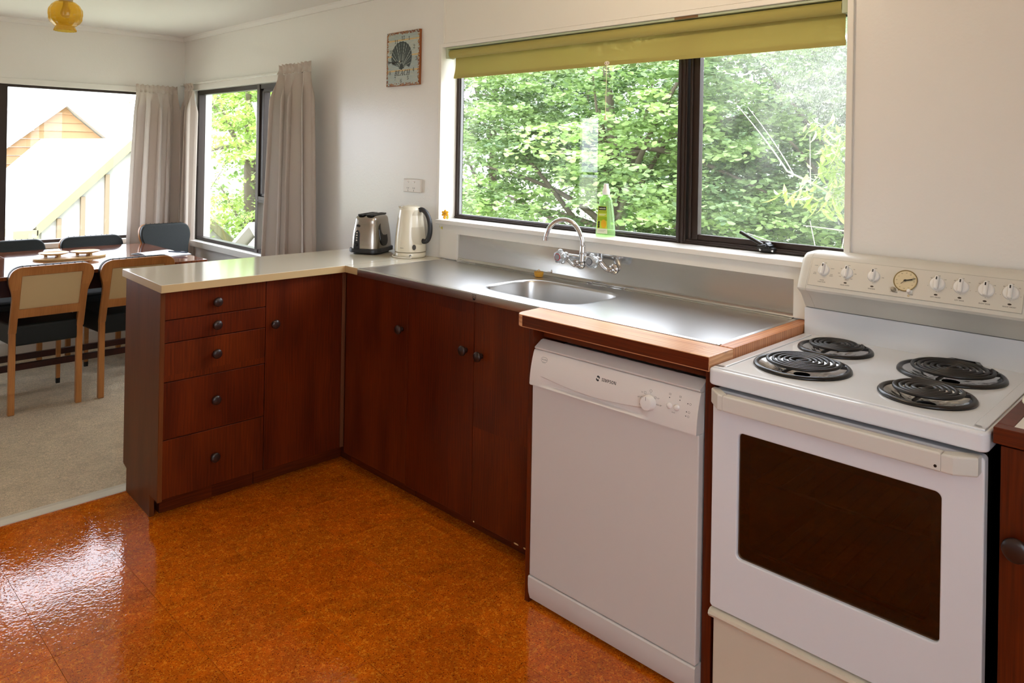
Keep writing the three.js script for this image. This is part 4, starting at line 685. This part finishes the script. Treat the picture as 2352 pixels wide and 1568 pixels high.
// ---------------------------------------------------------------- dining end
// a pleated curtain: folds run down a strip from a0 to a1 (top) and b0 to b1 (bottom) at distance d from the wall
function curtain(name, label, place, a0, a1, b0, b1, top, bot, folds, d, ph, group) {
  const t = thing(name, label, 'curtain', [0, 0, 0], 0, group), hd = 0.055;
  const wave = (u, v) => Math.sin(u * folds * 2 * Math.PI + ph + 0.9 * Math.sin(u * 5 + ph)) * (0.7 + 0.3 * Math.sin(u * 11 + ph * 2 + v)) + 0.12 * Math.sin(u * folds * 4 * Math.PI + 1.3 * ph);
  part(t, 'drop', sheet((u, v) => { const y = lerp(top - hd, bot, v), k = smooth(0, 0.12, v), q = u * folds * 2 * Math.PI + ph + 0.9 * Math.sin(u * 5 + ph); return place(lerp(lerp(a0, b0, v), lerp(a1, b1, v), u) + 0.006 * Math.sin(v * 5 + u * 20) * v + k * 0.26 * (a1 - a0) / folds * Math.sin(2 * q), y, d + wave(u, v) * lerp(0.012, 0.056, k)); }, folds * 32, 46), mat.curtain);
  part(t, 'heading', sheet((u, v) => { const y = lerp(top + 0.004 * Math.sin(u * folds * 13), top - hd, v), p = Math.abs(Math.sin(u * folds * 2.5 * Math.PI)); return place(lerp(a0, a1, u), y, d + 0.014 * p * (0.6 + 0.4 * Math.cos(v * 6)) + wave(u, 0) * 0.012 * v); }, folds * 26, 10), mat.curtain);
}
const onBack = (s, y, d) => [s, y, d], onLeft = (s, y, d) => [XL + d, y, s];
curtain('curtain', 'long taupe curtain hanging beside the clock wall', onBack, -1.29, -0.93, -1.39, -0.86, 1.872, 0.42, 4, 0.1, 0.4, 'taupe curtains of the dining windows');
curtain('curtain', 'taupe curtain bunched in the corner against the wide end window', onLeft, 0.375, 0.085, 0.43, 0.09, 1.822, 0.42, 4, 0.085, 1.3, 'taupe curtains of the dining windows');
curtain('curtain', 'narrow taupe curtain bunched in the corner left of the tree view window', onBack, -2.8, -2.63, -2.8, -2.69, 1.842, 0.42, 3, 0.05, 2.6, 'taupe curtains of the dining windows');
{ // amber glass ceiling light
  const t = thing('ceiling_light', 'amber quilted glass ceiling light over the dining table', 'ceiling light', [-1.72, 0, 1.12]);
  const amber = M('#f2d258', 0.06, { transmission: 0.85, thickness: 0, ior: 1.5 });
  const prof = [[0.03, 2.152], [0.05, 2.146], [0.068, 2.13], [0.079, 2.108], [0.083, 2.08], [0.079, 2.054], [0.068, 2.034], [0.054, 2.022], [0.047, 2.017], [0.05, 2.008], [0.053, 1.998], [0.052, 1.992]];
  const g = sheet((u, v) => { const f = v * (prof.length - 1), i = Math.min(prof.length - 2, Math.floor(f)), q = f - i, a = u * 2 * Math.PI, r = lerp(prof[i][0], prof[i + 1][0], q), w = v < 0.7 ? 1 + 0.035 * Math.sin(a * 8 + v * 16) * Math.sin(-a * 8 + v * 16) * smooth(0.1, 0.3, v) : 1 + 0.05 * Math.cos(a * 16) * smooth(0.75, 1, v); return [Math.cos(a) * r * w, lerp(prof[i][1], prof[i + 1][1], q), Math.sin(a) * r * w]; }, 128, 66);
  part(t, 'glass_shade', g, amber, null, null, 'amber quilted glass shade');
  part(t, 'gallery', lathe([[0.0001, 2.2], [0.048, 2.199], [0.05, 2.19], [0.036, 2.172], [0.034, 2.15], [0.0001, 2.149]], 32), M('#d8d2c6', 0.4));
  part(t, 'bulb', lathe([[0.0001, 2.06], [0.016, 2.066], [0.024, 2.085], [0.02, 2.108], [0.013, 2.13], [0.012, 2.152]], 20), M('#f2ead2', 0.4));
}
{ // dining table
  const t = thing('dining_table', 'long polished brown timber dining table', 'table'), x0 = -2.62, x1 = -1.6, z0 = 0.375, z1 = 2.2, h = 0.717;
  const g = box(x0, x1, h - 0.02, h, z0, z1, 0.004, 2); part(t, 'top', g, mat.table);
  part(t, 'leaf_joint', box(x0 + 0.002, x1 - 0.002, h - 0.003, h + 0.0004, 1.25, 1.2515, 0), mat.tableDark);
  part(t, 'apron', merge([box(x1 - 0.12, x1 - 0.1, h - 0.12, h - 0.021, z0 + 0.16, z1 - 0.16), box(x0 + 0.1, x0 + 0.12, h - 0.12, h - 0.021, z0 + 0.16, z1 - 0.16), box(x0 + 0.12, x1 - 0.12, h - 0.12, h - 0.021, z0 + 0.16, z0 + 0.18), box(x0 + 0.12, x1 - 0.12, h - 0.12, h - 0.021, z1 - 0.18, z1 - 0.16)]), mat.tableDark);
  for (const z of [z0 + 0.14, z1 - 0.14]) for (const x of [-2.17, -1.95]) part(t, 'leg', box(x - 0.025, x + 0.025, 0.006, h - 0.022, z - 0.03, z + 0.03, 0.004), mat.tableDark);
  for (const x of [-1.95, -2.17]) part(t, 'stretcher', box(x - 0.014, x + 0.014, 0.152, 0.186, z0 + 0.17, z1 - 0.17, 0.003), mat.tableDark);
}
function chair() { // faces +z, origin on the floor under the seat
  const t = new THREE.Group(); t.name = 'dining_chair';
  // sloping back: everything above the seat is tilted about the seat's rear
  const tilt = (g) => { const p = g.attributes.position; for (let i = 0; i < p.count; i++) { const y = p.getY(i); if (y > 0.42) p.setZ(i, p.getZ(i) - (y - 0.42) * 0.3); } g.computeVertexNormals(); return g; };
  const outline = (() => { const s = new THREE.Shape(); s.moveTo(-0.176, 0.43); s.lineTo(-0.176, 0.62); s.bezierCurveTo(-0.178, 0.66, -0.198, 0.69, -0.198, 0.725); s.bezierCurveTo(-0.197, 0.765, -0.175, 0.782, -0.14, 0.785); s.lineTo(0.14, 0.785); s.bezierCurveTo(0.175, 0.782, 0.197, 0.765, 0.198, 0.725); s.bezierCurveTo(0.198, 0.69, 0.178, 0.66, 0.176, 0.62); s.lineTo(0.176, 0.43); s.lineTo(0.145, 0.43); s.lineTo(0.145, 0.512); s.lineTo(-0.145, 0.512); s.lineTo(-0.145, 0.43); s.closePath(); s.holes.push(roundRect(0.288, 0.185, 0.006, -0.144, 0.556, new THREE.Path())); return s; })();
  const fr = extrude(outline, 0.02, 0.002, 1, 10); fr.translate(0, 0, -0.212); fr.clearGroups();
  part(t, 'back_frame', uvm(tilt(fr)), mat.beech);
  part(t, 'back_panel', uvm(tilt(new THREE.BoxGeometry(0.292, 0.19, 0.006, 1, 4, 1).translate(0, 0.648, -0.2))), mat.beechPanel, null, null, 'pale plywood back panel');
  { // black upholstered face of the backrest
    const s = new THREE.Shape(); s.moveTo(-0.15, 0.515); s.lineTo(-0.16, 0.62); s.bezierCurveTo(-0.168, 0.67, -0.189, 0.69, -0.189, 0.725); s.bezierCurveTo(-0.188, 0.762, -0.17, 0.778, -0.135, 0.78); s.lineTo(0.135, 0.78); s.bezierCurveTo(0.17, 0.778, 0.188, 0.762, 0.189, 0.725); s.bezierCurveTo(0.189, 0.69, 0.168, 0.67, 0.16, 0.62); s.lineTo(0.15, 0.515); s.closePath();
    const g = extrude(s, 0.018, 0.01, 4, 10); g.translate(0, 0, -0.178); g.clearGroups(); part(t, 'back_cushion', uvm(tilt(g)), mat.vinyl);
  }
  { const st = []; for (let i = 0; i < 9; i++) st.push(new THREE.SphereGeometry(0.004, 6, 5).translate(lerp(-0.14, 0.14, i / 8), 0.7885, -0.19)); part(t, 'edge_studs', tilt(merge(st)), mat.black); }
  { // seat cushion with deep black sides
    const s = new THREE.Shape(); s.moveTo(-0.15, -0.2); s.lineTo(0.15, -0.2); s.lineTo(0.188, 0.17); s.quadraticCurveTo(0.188, 0.205, 0.15, 0.21); s.lineTo(-0.15, 0.21); s.quadraticCurveTo(-0.188, 0.205, -0.188, 0.17); s.closePath();
    const g = extrude(s, 0.085, 0.012, 4, 8); g.rotateX(Math.PI / 2); g.translate(0, 0.455, 0); g.clearGroups(); part(t, 'seat', uvm(g), mat.vinyl);
  }
  const post = (x) => { const g = box(x - 0.0155, x + 0.0155, 0, 0.44, -0.215, -0.187, 0.004, 2); return g; };
  for (const x of [-0.16, 0.16]) part(t, 'leg', post(x), mat.beech);
  for (const x of [-0.165, 0.165]) { const g = new THREE.CylinderGeometry(0.017, 0.0135, 0.345, 4, 1).rotateY(Math.PI / 4); const l = part(t, 'leg', uvm(toCreasedNormals(g.toNonIndexed(), 0.4)), mat.beech, [x, 0.1875, 0.195]); part(l, 'leg_cap', new THREE.CylinderGeometry(0.0148, 0.0142, 0.03, 4, 1).rotateY(Math.PI / 4), mat.black, [0, -0.158, 0]); }
  return t;
}
{
  const proto = chair(), grp = 'chairs round the dining table';
  const put = (x, z, ry, label, s = [0.96, 0.97, 1]) => { const c = proto.clone(); c.name = numbered('dining_chair'); c.position.set(x, 0.006, z); c.rotation.y = ry; c.scale.set(...s); c.userData = { label, category: 'chair', group: grp }; scene.add(c); };
  const q = Math.PI / 2;
  put(-1.845, 1.2, -q, 'beech framed dining chair whose whole pale plywood back shows beside the wooden boards');
  put(-1.845, 0.782, -q, 'beech framed dining chair with its back partly hidden by the bench end');
  put(-2.49, 1.135, q, 'black padded dining chair on the window side opposite the fully seen beech back');
  put(-2.49, 0.665, q, 'black padded dining chair on the window side between its twin and the corner');
  put(-2.35, 0.24, q, 'black padded dining chair standing in the corner below the curtains', [0.84, 1.06, 1]);
}
{ // wooden boards and papers on the table
  const y = 0.7175, oval = (a, b, h) => { const s = new THREE.Shape(); s.absellipse(0, 0, a, b, 0, Math.PI * 2); const g = extrude(s, h, 0.0015, 2, 30); g.rotateX(-Math.PI / 2); return uvm(g); };
  const wood = M('#d3aa70', 0.4);
  const t = thing('serving_board', 'oval pale timber serving board lying on the dining table', 'board', [-2.13, y, 0.965]); part(t, 'board', oval(0.1, 0.19, 0.007).translate(0, 0.0015, 0), wood);
  const dish = lathe([[0.0001, 0.012], [0.05, 0.013], [0.07, 0.018], [0.078, 0.025], [0.076, 0.026], [0.066, 0.02], [0.048, 0.0165], [0.0001, 0.0155]], 40), feet = (r) => merge([0, 1, 2].map((i) => box(r - 0.012, r + 0.004, 0.0005, 0.015, -0.008, 0.008, 0.001).rotateY(i * 2.1 + 0.4)));
  for (const [x, z, l] of [[-2.15, 1.045, 'small round timber dish on the oval board end away from the corner'], [-2.13, 0.885, 'small round timber dish on the oval board end toward the corner']]) { const d = thing('timber_dish', l, 'dish', [x, y + 0.011, z], 0, 'timber dishes on the oval board'); part(d, 'bowl', dish, wood); part(d, 'feet', feet(0.045), wood); }
  const pp = thing('papers', 'white open papers lying on the table end', 'paper', [-1.98, y, 0.5], 0.25);
  part(pp, 'sheets', sheet((u, v) => [lerp(-0.14, 0.14, u), 0.002 + 0.008 * Math.sin(Math.PI * Math.abs(2 * u - 1)) + 0.001, lerp(-0.105, 0.105, v)], 24, 4), mat.paper);
  part(pp, 'cover', box(-0.145, 0.145, 0, 0.0015, -0.108, 0.108, 0.0005), M('#c9ced6', 0.5));
  single('pen', 'dark pen lying on the papers by the table edge', 'pen', merge([rod([-0.07, 0, 0], [0.06, 0, 0], 0.004), rod([0.06, 0, 0], [0.072, 0, 0], 0.004, 0.001)]), M('#3b4660', 0.3), [-1.9, y + 0.016, 0.43], [0, 0.5, 0]);
}

// ---------------------------------------------------------------- outside
const GY = -1.9;
{
  const lawn = tex(512, 512, (u, v) => { const a = N256(u, v), b = N32(u, v), k = 0.75 + 0.35 * a + 0.25 * b; return [172 * k, 172 * k, 146 * k]; });
  const g = new THREE.PlaneGeometry(160, 160, 1, 1).rotateX(-Math.PI / 2).translate(0, GY, 0);
  const o = struct('ground', 'pale lawn and gravel outside the house', uvm(g), M('#ffffff', 0.95, { map: rep(lawn, 0.6, 0.6) })); o.userData.category = 'ground';
  const c = struct('concrete_drive', 'pale concrete drive below the kitchen window', uvm(new THREE.BoxGeometry(30, 0.06, 5).translate(-4, GY + 0.03, -14)), M('#cfcac2', 0.9)); c.userData.category = 'drive';
}
// leaf shapes: a fan with a notch (maidenhair tree), a long willowy leaf and a plain oval leaf
function leafGeo(kind) {
  const p = [], ix = [];
  if (kind === 'fan') { const n = 7; p.push(0, 0, 0); for (let i = 0; i < n; i++) { const a = lerp(-1.15, 1.15, i / (n - 1)), r = (i === 3 ? 0.82 : 1) * (0.94 + 0.06 * (i % 2)); p.push(Math.sin(a) * r, Math.cos(a) * r, 0.12 * Math.cos(a * 2.4)); } for (let i = 1; i < n; i++) ix.push(0, i + 1, i); }
  else if (kind === 'long') { for (const [x, y, z] of [[0, 0, 0], [-0.11, 0.35, 0.03], [0.11, 0.35, 0.03], [-0.09, 0.7, 0], [0.09, 0.7, 0], [0, 1.05, -0.12]]) p.push(x, y, z); ix.push(0, 2, 1, 1, 2, 4, 1, 4, 3, 3, 4, 5); }
  else { for (const [x, y, z] of [[0, 0, 0], [-0.3, 0.4, 0.06], [0.3, 0.4, 0.06], [0, 0.5, 0], [-0.2, 0.8, 0.03], [0.2, 0.8, 0.03], [0, 1, -0.04]]) p.push(x, y, z); ix.push(0, 3, 1, 0, 2, 3, 1, 3, 4, 3, 2, 5, 4, 3, 6, 3, 5, 6); }
  const g = new THREE.BufferGeometry(); g.setAttribute('position', new THREE.Float32BufferAttribute(p, 3)); g.setIndex(ix); g.computeVertexNormals(); return g;
}
const leafGeos = { fan: leafGeo('fan'), long: leafGeo('long'), oval: leafGeo('oval') };
const leafMat = M('#ffffff', 0.55, { transmission: 0.42, thickness: 0, side: THREE.DoubleSide }); leafMat.transmission = 0.42;
const barkM = M('#6a5f52', 0.9), twigM = M('#b9b0a6', 0.85);
// foliage in sprays: every spray is a drooping plate of leaves round a point of the crown
function foliage(parent, sprays, kind, per, size, cols, spread, droop = 0.35) {
  const n = sprays.length * per, im = new THREE.InstancedMesh(leafGeos[kind], leafMat, n), m = new THREE.Matrix4(), q = new THREE.Quaternion(), e = new THREE.Euler(), c = new THREE.Color(), d = new THREE.Color(); let k = 0;
  for (const [x, y, z, r, tone] of sprays) for (let i = 0; i < per; i++) {
    const a = rnd() * 6.283, s = Math.sqrt(rnd()) * spread * r, px = x + Math.cos(a) * s, pz = z + Math.sin(a) * s, py = y - droop * s * s / (spread * r) + rr(-0.1, 0.1) * spread * r * 1.2;
    e.set(rr(-0.9, 0.9) + 1.9, rr(0, 6.283), rr(-0.6, 0.6), 'YXZ'); q.setFromEuler(e); const w = size * rr(0.7, 1.25); m.compose(V(px, py, pz), q, V(w, w, w)); im.setMatrixAt(k, m);
    const u = clamp(tone + rr(-0.25, 0.25)); c.set(cols[0]); d.set(cols[1]); c.lerp(d, u); im.setColorAt(k, c); k++;
  }
  im.name = 'foliage'; im.userData.kind = 'stuff'; im.castShadow = im.receiveShadow = true; parent.add(im); return im;
}
function branchTube(a, b, r0, r1, sag = 0.1) { const A = V(...a), B = V(...b), M1 = A.clone().lerp(B, 0.4).add(V(rr(-1, 1), rr(0.3, 1.2), rr(-1, 1)).multiplyScalar(sag * A.distanceTo(B))); const g = new THREE.TubeGeometry(new THREE.QuadraticBezierCurve3(A, M1, B), 8, 1, 6); const p = g.attributes.position, cv = new THREE.QuadraticBezierCurve3(A, M1, B); for (let i = 0; i < p.count; i++) { const t = Math.floor(i / 7) / 8, c = cv.getPoint(t), r = lerp(r0, r1, t); p.setXYZ(i, c.x + (p.getX(i) - c.x) * r, c.y + (p.getY(i) - c.y) * r, c.z + (p.getZ(i) - c.z) * r); } return g; }
function tree(name, label, base, crown, nSpray, kind, per, size, cols, spread, opts = {}) { // crown: [cx, cy, cz, rx, ry, rz]
  const t = thing(name, label, 'tree', [0, 0, 0], 0, opts.group), [cx, cy, cz, rx, ry, rz] = crown;
  const top = [cx, cy + ry * 0.5, cz]; part(t, 'trunk', uvm(branchTube(base, top, opts.trunk || 0.16, 0.05, 0.03)), barkM);
  const sprays = [], limbs = [], nL = opts.limbs || 9;
  for (let i = 0; i < nL; i++) { const a = i / nL * 6.283 + rr(-0.3, 0.3), el = rr(-0.4, 0.75), f = rr(0.6, 0.9), s = rr(0.1, 0.75); limbs.push([[lerp(base[0], top[0], s), lerp(base[1], top[1], s * 0.8 + 0.2), lerp(base[2], top[2], s)], [cx + Math.cos(a) * Math.cos(el) * rx * f, cy + Math.sin(el) * ry * f, cz + Math.sin(a) * Math.cos(el) * rz * f]]); }
  for (const [a, b] of limbs) part(t, 'branch', uvm(branchTube(a, b, 0.05, 0.012, 0.12)), barkM);
  const clumps = Math.max(6, Math.round(nSpray / 12));
  for (let i = 0; i < clumps; i++) {
    let x, y, z, q; do { x = rr(-1, 1); y = rr(-1, 1); z = rr(-1, 1); q = Math.hypot(x, y, z); } while (q > 1 || q < (opts.hollow || 0.3) || rnd() > 0.3 + q * 0.7);
    const lump = 1 + 0.25 * fbm(x * 2.3 + cx, y * 2.3, z * 2.3, 2), tone = rr(0, 1), n = Math.round(nSpray / clumps), w = rr(0.7, 1.3);
    for (let j = 0; j < n; j++) { const a = rnd() * 6.283, s = Math.sqrt(rnd()) * spread * 2.3 * w; sprays.push([cx + x * rx * lump + Math.cos(a) * s, cy + y * ry * lump - 0.3 * s * s / spread + rr(-0.12, 0.12), cz + z * rz * lump + Math.sin(a) * s, rr(0.6, 1.1), clamp(tone + rr(-0.12, 0.12))]); }
  }
  foliage(t, sprays, kind, per, size, cols, spread, opts.droop); return t;
}
// the big maidenhair tree filling the kitchen window, and what stands behind it
tree('maidenhair_tree', 'big fan leaved green tree filling the fixed kitchen pane', [-3.0, GY, -5.6], [-3.3, 1.3, -5.6, 3.0, 2.6, 1.5], 2000, 'fan', 44, 0.046, ['#54743e', '#c8e294'], 0.26, { trunk: 0.16, limbs: 12 });
tree('maidenhair_tree', 'fan leaved green tree behind the opening kitchen sash', [-0.6, GY, -6.6], [-0.4, 1.5, -6.4, 1.9, 2.4, 1.5], 1000, 'fan', 42, 0.046, ['#527242', '#c2dc92'], 0.26, { trunk: 0.13, limbs: 9 });
tree('background_tree', 'darker leafy tree standing behind the fan leaved trees', [-5.5, GY, -11], [-5.5, 1.8, -11, 3.6, 3.6, 2.0], 900, 'oval', 40, 0.12, ['#4a6440', '#8ca468'], 0.6, { group: 'trees behind the fan leaved ones', limbs: 8 });
tree('background_tree', 'darker leafy tree standing behind the opening sash view', [-0.5, GY, -12], [-0.8, 1.9, -11.5, 3.2, 3.4, 2.0], 700, 'oval', 40, 0.12, ['#466040', '#889f68'], 0.6, { group: 'trees behind the fan leaved ones', limbs: 8 });
tree('background_tree', 'tall leafy tree at the left of the fan leaved tree', [-10, GY, -10], [-10, 1.8, -10, 3.4, 3.8, 2.0], 800, 'oval', 40, 0.12, ['#4c6642', '#90a86c'], 0.6, { group: 'trees behind the fan leaved ones', limbs: 8 });
tree('background_tree', 'leafy tree standing to the right of the kitchen sash view', [3.6, GY, -8.5], [3.6, 1.6, -8.5, 2.8, 3.4, 2.0], 600, 'oval', 40, 0.11, ['#4c6642', '#90a86c'], 0.55, { group: 'trees behind the fan leaved ones', limbs: 8 });
tree('hedge', 'low bronze green hedge across the foot of the kitchen view', [-1.0, GY, -8.2], [-1.2, -0.2, -8.4, 3.6, 0.95, 0.8], 260, 'oval', 34, 0.075, ['#55622e', '#a4a862'], 0.34, { limbs: 6, trunk: 0.08 }).userData.category = 'hedge';
{ // peach sapling with bare twigs close to the sash
  const t = thing('peach_sapling', 'young peach tree with pale bare twigs and long light green leaves outside the sash', 'tree');
  const tw = [[[1.6, 0.55, -2.2], [1.2, 1.12, -2.05], 0.014, 0.008], [[1.2, 1.12, -2.05], [0.86, 1.3, -2.0], 0.008, 0.005], [[0.86, 1.3, -2.0], [0.53, 1.7, -2.0], 0.005, 0.002], [[0.9, 1.28, -2.0], [0.63, 1.68, -1.95], 0.004, 0.0015], [[1.0, 1.22, -2.0], [0.97, 1.52, -2.05], 0.004, 0.0018], [[1.22, 0.97, -2.05], [0.96, 0.99, -2.0], 0.005, 0.002], [[1.28, 0.7, -2.1], [0.64, 0.92, -1.95], 0.006, 0.002], [[1.1, 0.55, -2.0], [1.0, 1.02, -2.0], 0.005, 0.002], [[1.15, 0.6, -2.0], [1.2, 0.98, -2.0], 0.005, 0.002], [[1.12, 1.14, -2.02], [1.16, 1.5, -2.0], 0.005, 0.002], [[1.3, 1.0, -2.05], [1.3, 1.6, -2.0], 0.006, 0.002]];
  for (const [a, b, r0, r1] of tw) part(t, 'twig', uvm(branchTube(a, b, r0, r1, 0.03)), twigM);
  part(t, 'trunk', uvm(branchTube([1.75, GY, -2.3], [1.5, 0.6, -2.15], 0.03, 0.014, 0.03)), twigM);
  const sp = []; for (const [x, y, z, n] of [[1.2, 1.4, -2.0, 10], [1.26, 1.25, -2.02, 12], [1.12, 1.3, -2.0, 4], [1.16, 1.18, -2.0, 4], [0.99, 1.2, -2.0, 3], [0.98, 1.52, -2.05, 2], [1.14, 1.52, -2.0, 3], [1.3, 1.5, -2.0, 6], [0.93, 1.24, -2.0, 2]]) for (let i = 0; i < n; i++) sp.push([x + rr(-0.05, 0.05), y + rr(-0.07, 0.07), z + rr(-0.05, 0.05), 1, rr(0.4, 1)]);
  foliage(t, sp, 'long', 13, 0.1, ['#86a23c', '#bcd268'], 0.085, 0.5);
}
// dining corner window: bright tree, shed roof
tree('broadleaf_tree', 'bright yellow green tree outside the dining corner window', [-10, GY - 1, -4.3], [-10, 1.1, -3.95, 2.0, 2.9, 1.4], 900, 'oval', 40, 0.08, ['#86aa40', '#d0e67c'], 0.3, { limbs: 10 });
tree('broadleaf_tree', 'paler tall tree behind the bright yellow green one', [-14, GY - 1, -7.2], [-14, 1.9, -7.2, 2.6, 4.2, 2.2], 520, 'oval', 40, 0.13, ['#80a452', '#c0d884'], 0.5, { limbs: 8 });
{
  const t = thing('shed', 'small white shed with a grey pitched roof below the dining corner window', 'shed');
  part(t, 'wall', uvm(extrude(poly([[-8.05, GY - 1], [-7.1, GY - 1], [-7.1, -0.1], [-7.55, 0.2], [-8.05, -0.12]]), 1.2).translate(0, 0, -4.2)), M('#e8e6e2', 0.7));
  part(t, 'roof', uvm(extrude(poly([[-8.5, -0.36], [-7.55, 0.24], [-6.9, -0.2], [-6.9, -0.14], [-7.55, 0.31], [-8.5, -0.28]]), 1.6).translate(0, 0, -4.4)), M('#9a9490', 0.6));
  part(t, 'window', box(-7.75, -7.35, -0.55, -0.3, -2.995, -2.98), M('#b98a6a', 0.5));
}
// ---- neighbouring roofs seen through the wide dining window
{
  const t = thing('neighbour_garage', 'white garage with a steep pale roof and battened gable wall next door', 'building');
  const X = -10, ridge = [-1.98, 1.45], eave = [-0.7, 0.17], white = M('#b4b2ae', 0.8), cream = M('#968f70', 0.7), roofM = M('#cfcfce', 0.6), tan = M('#93806a', 0.7);
  const g = extrude(poly([[-ridge[0] + 1.9, -4], [-ridge[0] + 1.9, 0.17 - 0.5], [-ridge[0], ridge[1] - 0.14], [0.78, 0.1], [0.78, -4]].map(([a, b]) => [a, b])), 0.1); g.rotateY(Math.PI / 2); // shape x becomes -z
  part(t, 'gable_wall', uvm(g.translate(X - 0.15, 0, 0)), white);
  const slope = (z0, y0, z1, y1, th, x0, x1) => { const s = poly([[z0, y0], [z1, y1], [z1, y1 + th], [z0, y0 + th]]); const q = extrude(s, x1 - x0); q.applyMatrix4(new THREE.Matrix4().set(0, 0, 1, x0, 0, 1, 0, 0, 1, 0, 0, 0, 0, 0, 0, 1)); const k = q.index ? q.toNonIndexed() : q, p = k.attributes.position.array; for (let i = 0; i < p.length; i += 9) for (let c = 0; c < 3; c++) { const w = p[i + 3 + c]; p[i + 3 + c] = p[i + 6 + c]; p[i + 6 + c] = w; } k.computeVertexNormals(); return uvm(k); };
  part(t, 'roof', slope(-1.98, 1.45, -0.45, -0.08, 0.05, -15.2, X), roofM); part(t, 'roof', slope(-3.9, -0.45, -1.98, 1.45, 0.05, -15.2, X), roofM);
  part(t, 'verge_board', slope(-1.98, 1.30, -0.7, 0.03, 0.17, X, X + 0.05), cream); part(t, 'verge_board', slope(-3.9, -0.6, -1.98, 1.30, 0.17, X, X + 0.05), cream);
  part(t, 'eave_board', box(X - 3, X + 0.05, 0.0, 0.12, -0.72, -0.4, 0.004), cream);
  for (const z of [-1.0, -1.32, -1.66]) part(t, 'batten', box(X - 0.05, X + 0.005, -4, 1.3 + (z + 1.98) * -1.0 - 0.05, z - 0.03, z + 0.03, 0.003), tan);
  part(t, 'vent', merge([0, 1, 2, 3].map((i) => box(X - 0.05, X + 0.02, 0.78 + i * 0.09, 0.83 + i * 0.09, -2.2, -2.08, 0.003))), M('#7d8088', 0.6));
  part(t, 'side_wall', box(-15.1, X - 0.1, -4, 0.05, -0.82, -0.72, 0), white);
}
{
  const t = thing('neighbour_house', 'tall house next door with a gable of tan weatherboards', 'building');
  const X = -15.8, apex = [-2.55, 2.28], k = 1.0, boardM = [M('#b58a60', 0.7), M('#ba9068', 0.7)];
  for (let i = 0; i < 15; i++) { const y = -0.3 + i * 0.18, w = Math.min(2.6, (apex[1] - y - 0.1) * 1.18), w2 = Math.max(0.02, Math.min(2.6, (apex[1] - y - 0.28) * 1.18)); if (w < 0.05) continue; const s = poly([[-w, y], [w, y], [w2, y + 0.178], [-w2, y + 0.178]]); const g = extrude(s, 0.03); g.rotateX(-0.1 * 0); g.rotateY(Math.PI / 2); const m = part(t, 'weatherboard', uvm(g), boardM[i % 2], [X, 0, apex[0]]); m.rotation.z = 0; m.position.x = X + 0.0; const p = m.geometry.attributes.position; for (let v = 0; v < p.count; v++) p.setX(v, p.getX(v) - (p.getY(v) - y) * 0.14); m.geometry.computeVertexNormals(); }
  part(t, 'wall', box(X - 5, X - 0.01, -4, -0.3, apex[0] - 2.6, apex[0] + 2.6, 0), M('#e6dccb', 0.8));
  const rs = (s) => { const sh = poly([[0, 0], [s * 3.2, -2.71], [s * 3.2, -2.61], [0, 0.1]]); const g = extrude(sh, 5); g.rotateY(Math.PI / 2); g.translate(X - 4.8, apex[1] - 0.06, apex[0]); return uvm(g); };
  part(t, 'roof', rs(1), M('#c4bfb8', 0.6)); part(t, 'roof', rs(-1), M('#c4bfb8', 0.6));
}
tree('shrub', 'small leafy shrub by the sill of the wide dining window', [-5.6, GY - 1, 0.75], [-5.6, -0.05, 0.72, 0.38, 0.75, 0.4], 60, 'oval', 26, 0.06, ['#4f7034', '#9cba64'], 0.16, { limbs: 5, trunk: 0.04 }).userData.category = 'shrub';
tree('background_tree', 'distant grey green tree right of the tan gable', [-20, GY - 1, -7.6], [-20, 0.6, -6.6, 1.6, 1.5, 1.6], 60, 'oval', 26, 0.25, ['#7a9068', '#b4c49c'], 0.6, { limbs: 5, group: 'trees behind the neighbouring roofs' });

// ---------------------------------------------------------------- kitchen ceiling light (above the frame)
{
  const t = thing('ceiling_light', 'opal glass ceiling light of the kitchen', 'ceiling light', [1.5, 0, 0.82]);
  part(t, 'lamp_base', lathe([[0.0001, 2.2], [0.14, 2.2], [0.145, 2.19], [0.14, 2.18], [0.0001, 2.18]], 40), M('#dcd8d0', 0.4));
  part(t, 'lamp_globe', lathe([[0.0001, 2.1], [0.06, 2.104], [0.1, 2.12], [0.125, 2.145], [0.13, 2.18]], 40), M('#fff2dc', 0.4, { emissive: '#ffd9a0', emissiveIntensity: 2.0 }), null, null, 'glowing opal globe');
  const l = new THREE.PointLight('#ffe8c6', 0.78); l.position.set(1.5, 2.14, 0.82); l.castShadow = true; l.shadow.radius = 5; scene.add(l);
}
scene.traverse((o) => { if (o.isMesh) { o.castShadow = true; o.receiveShadow = true; } });
renderer.render(scene, camera);
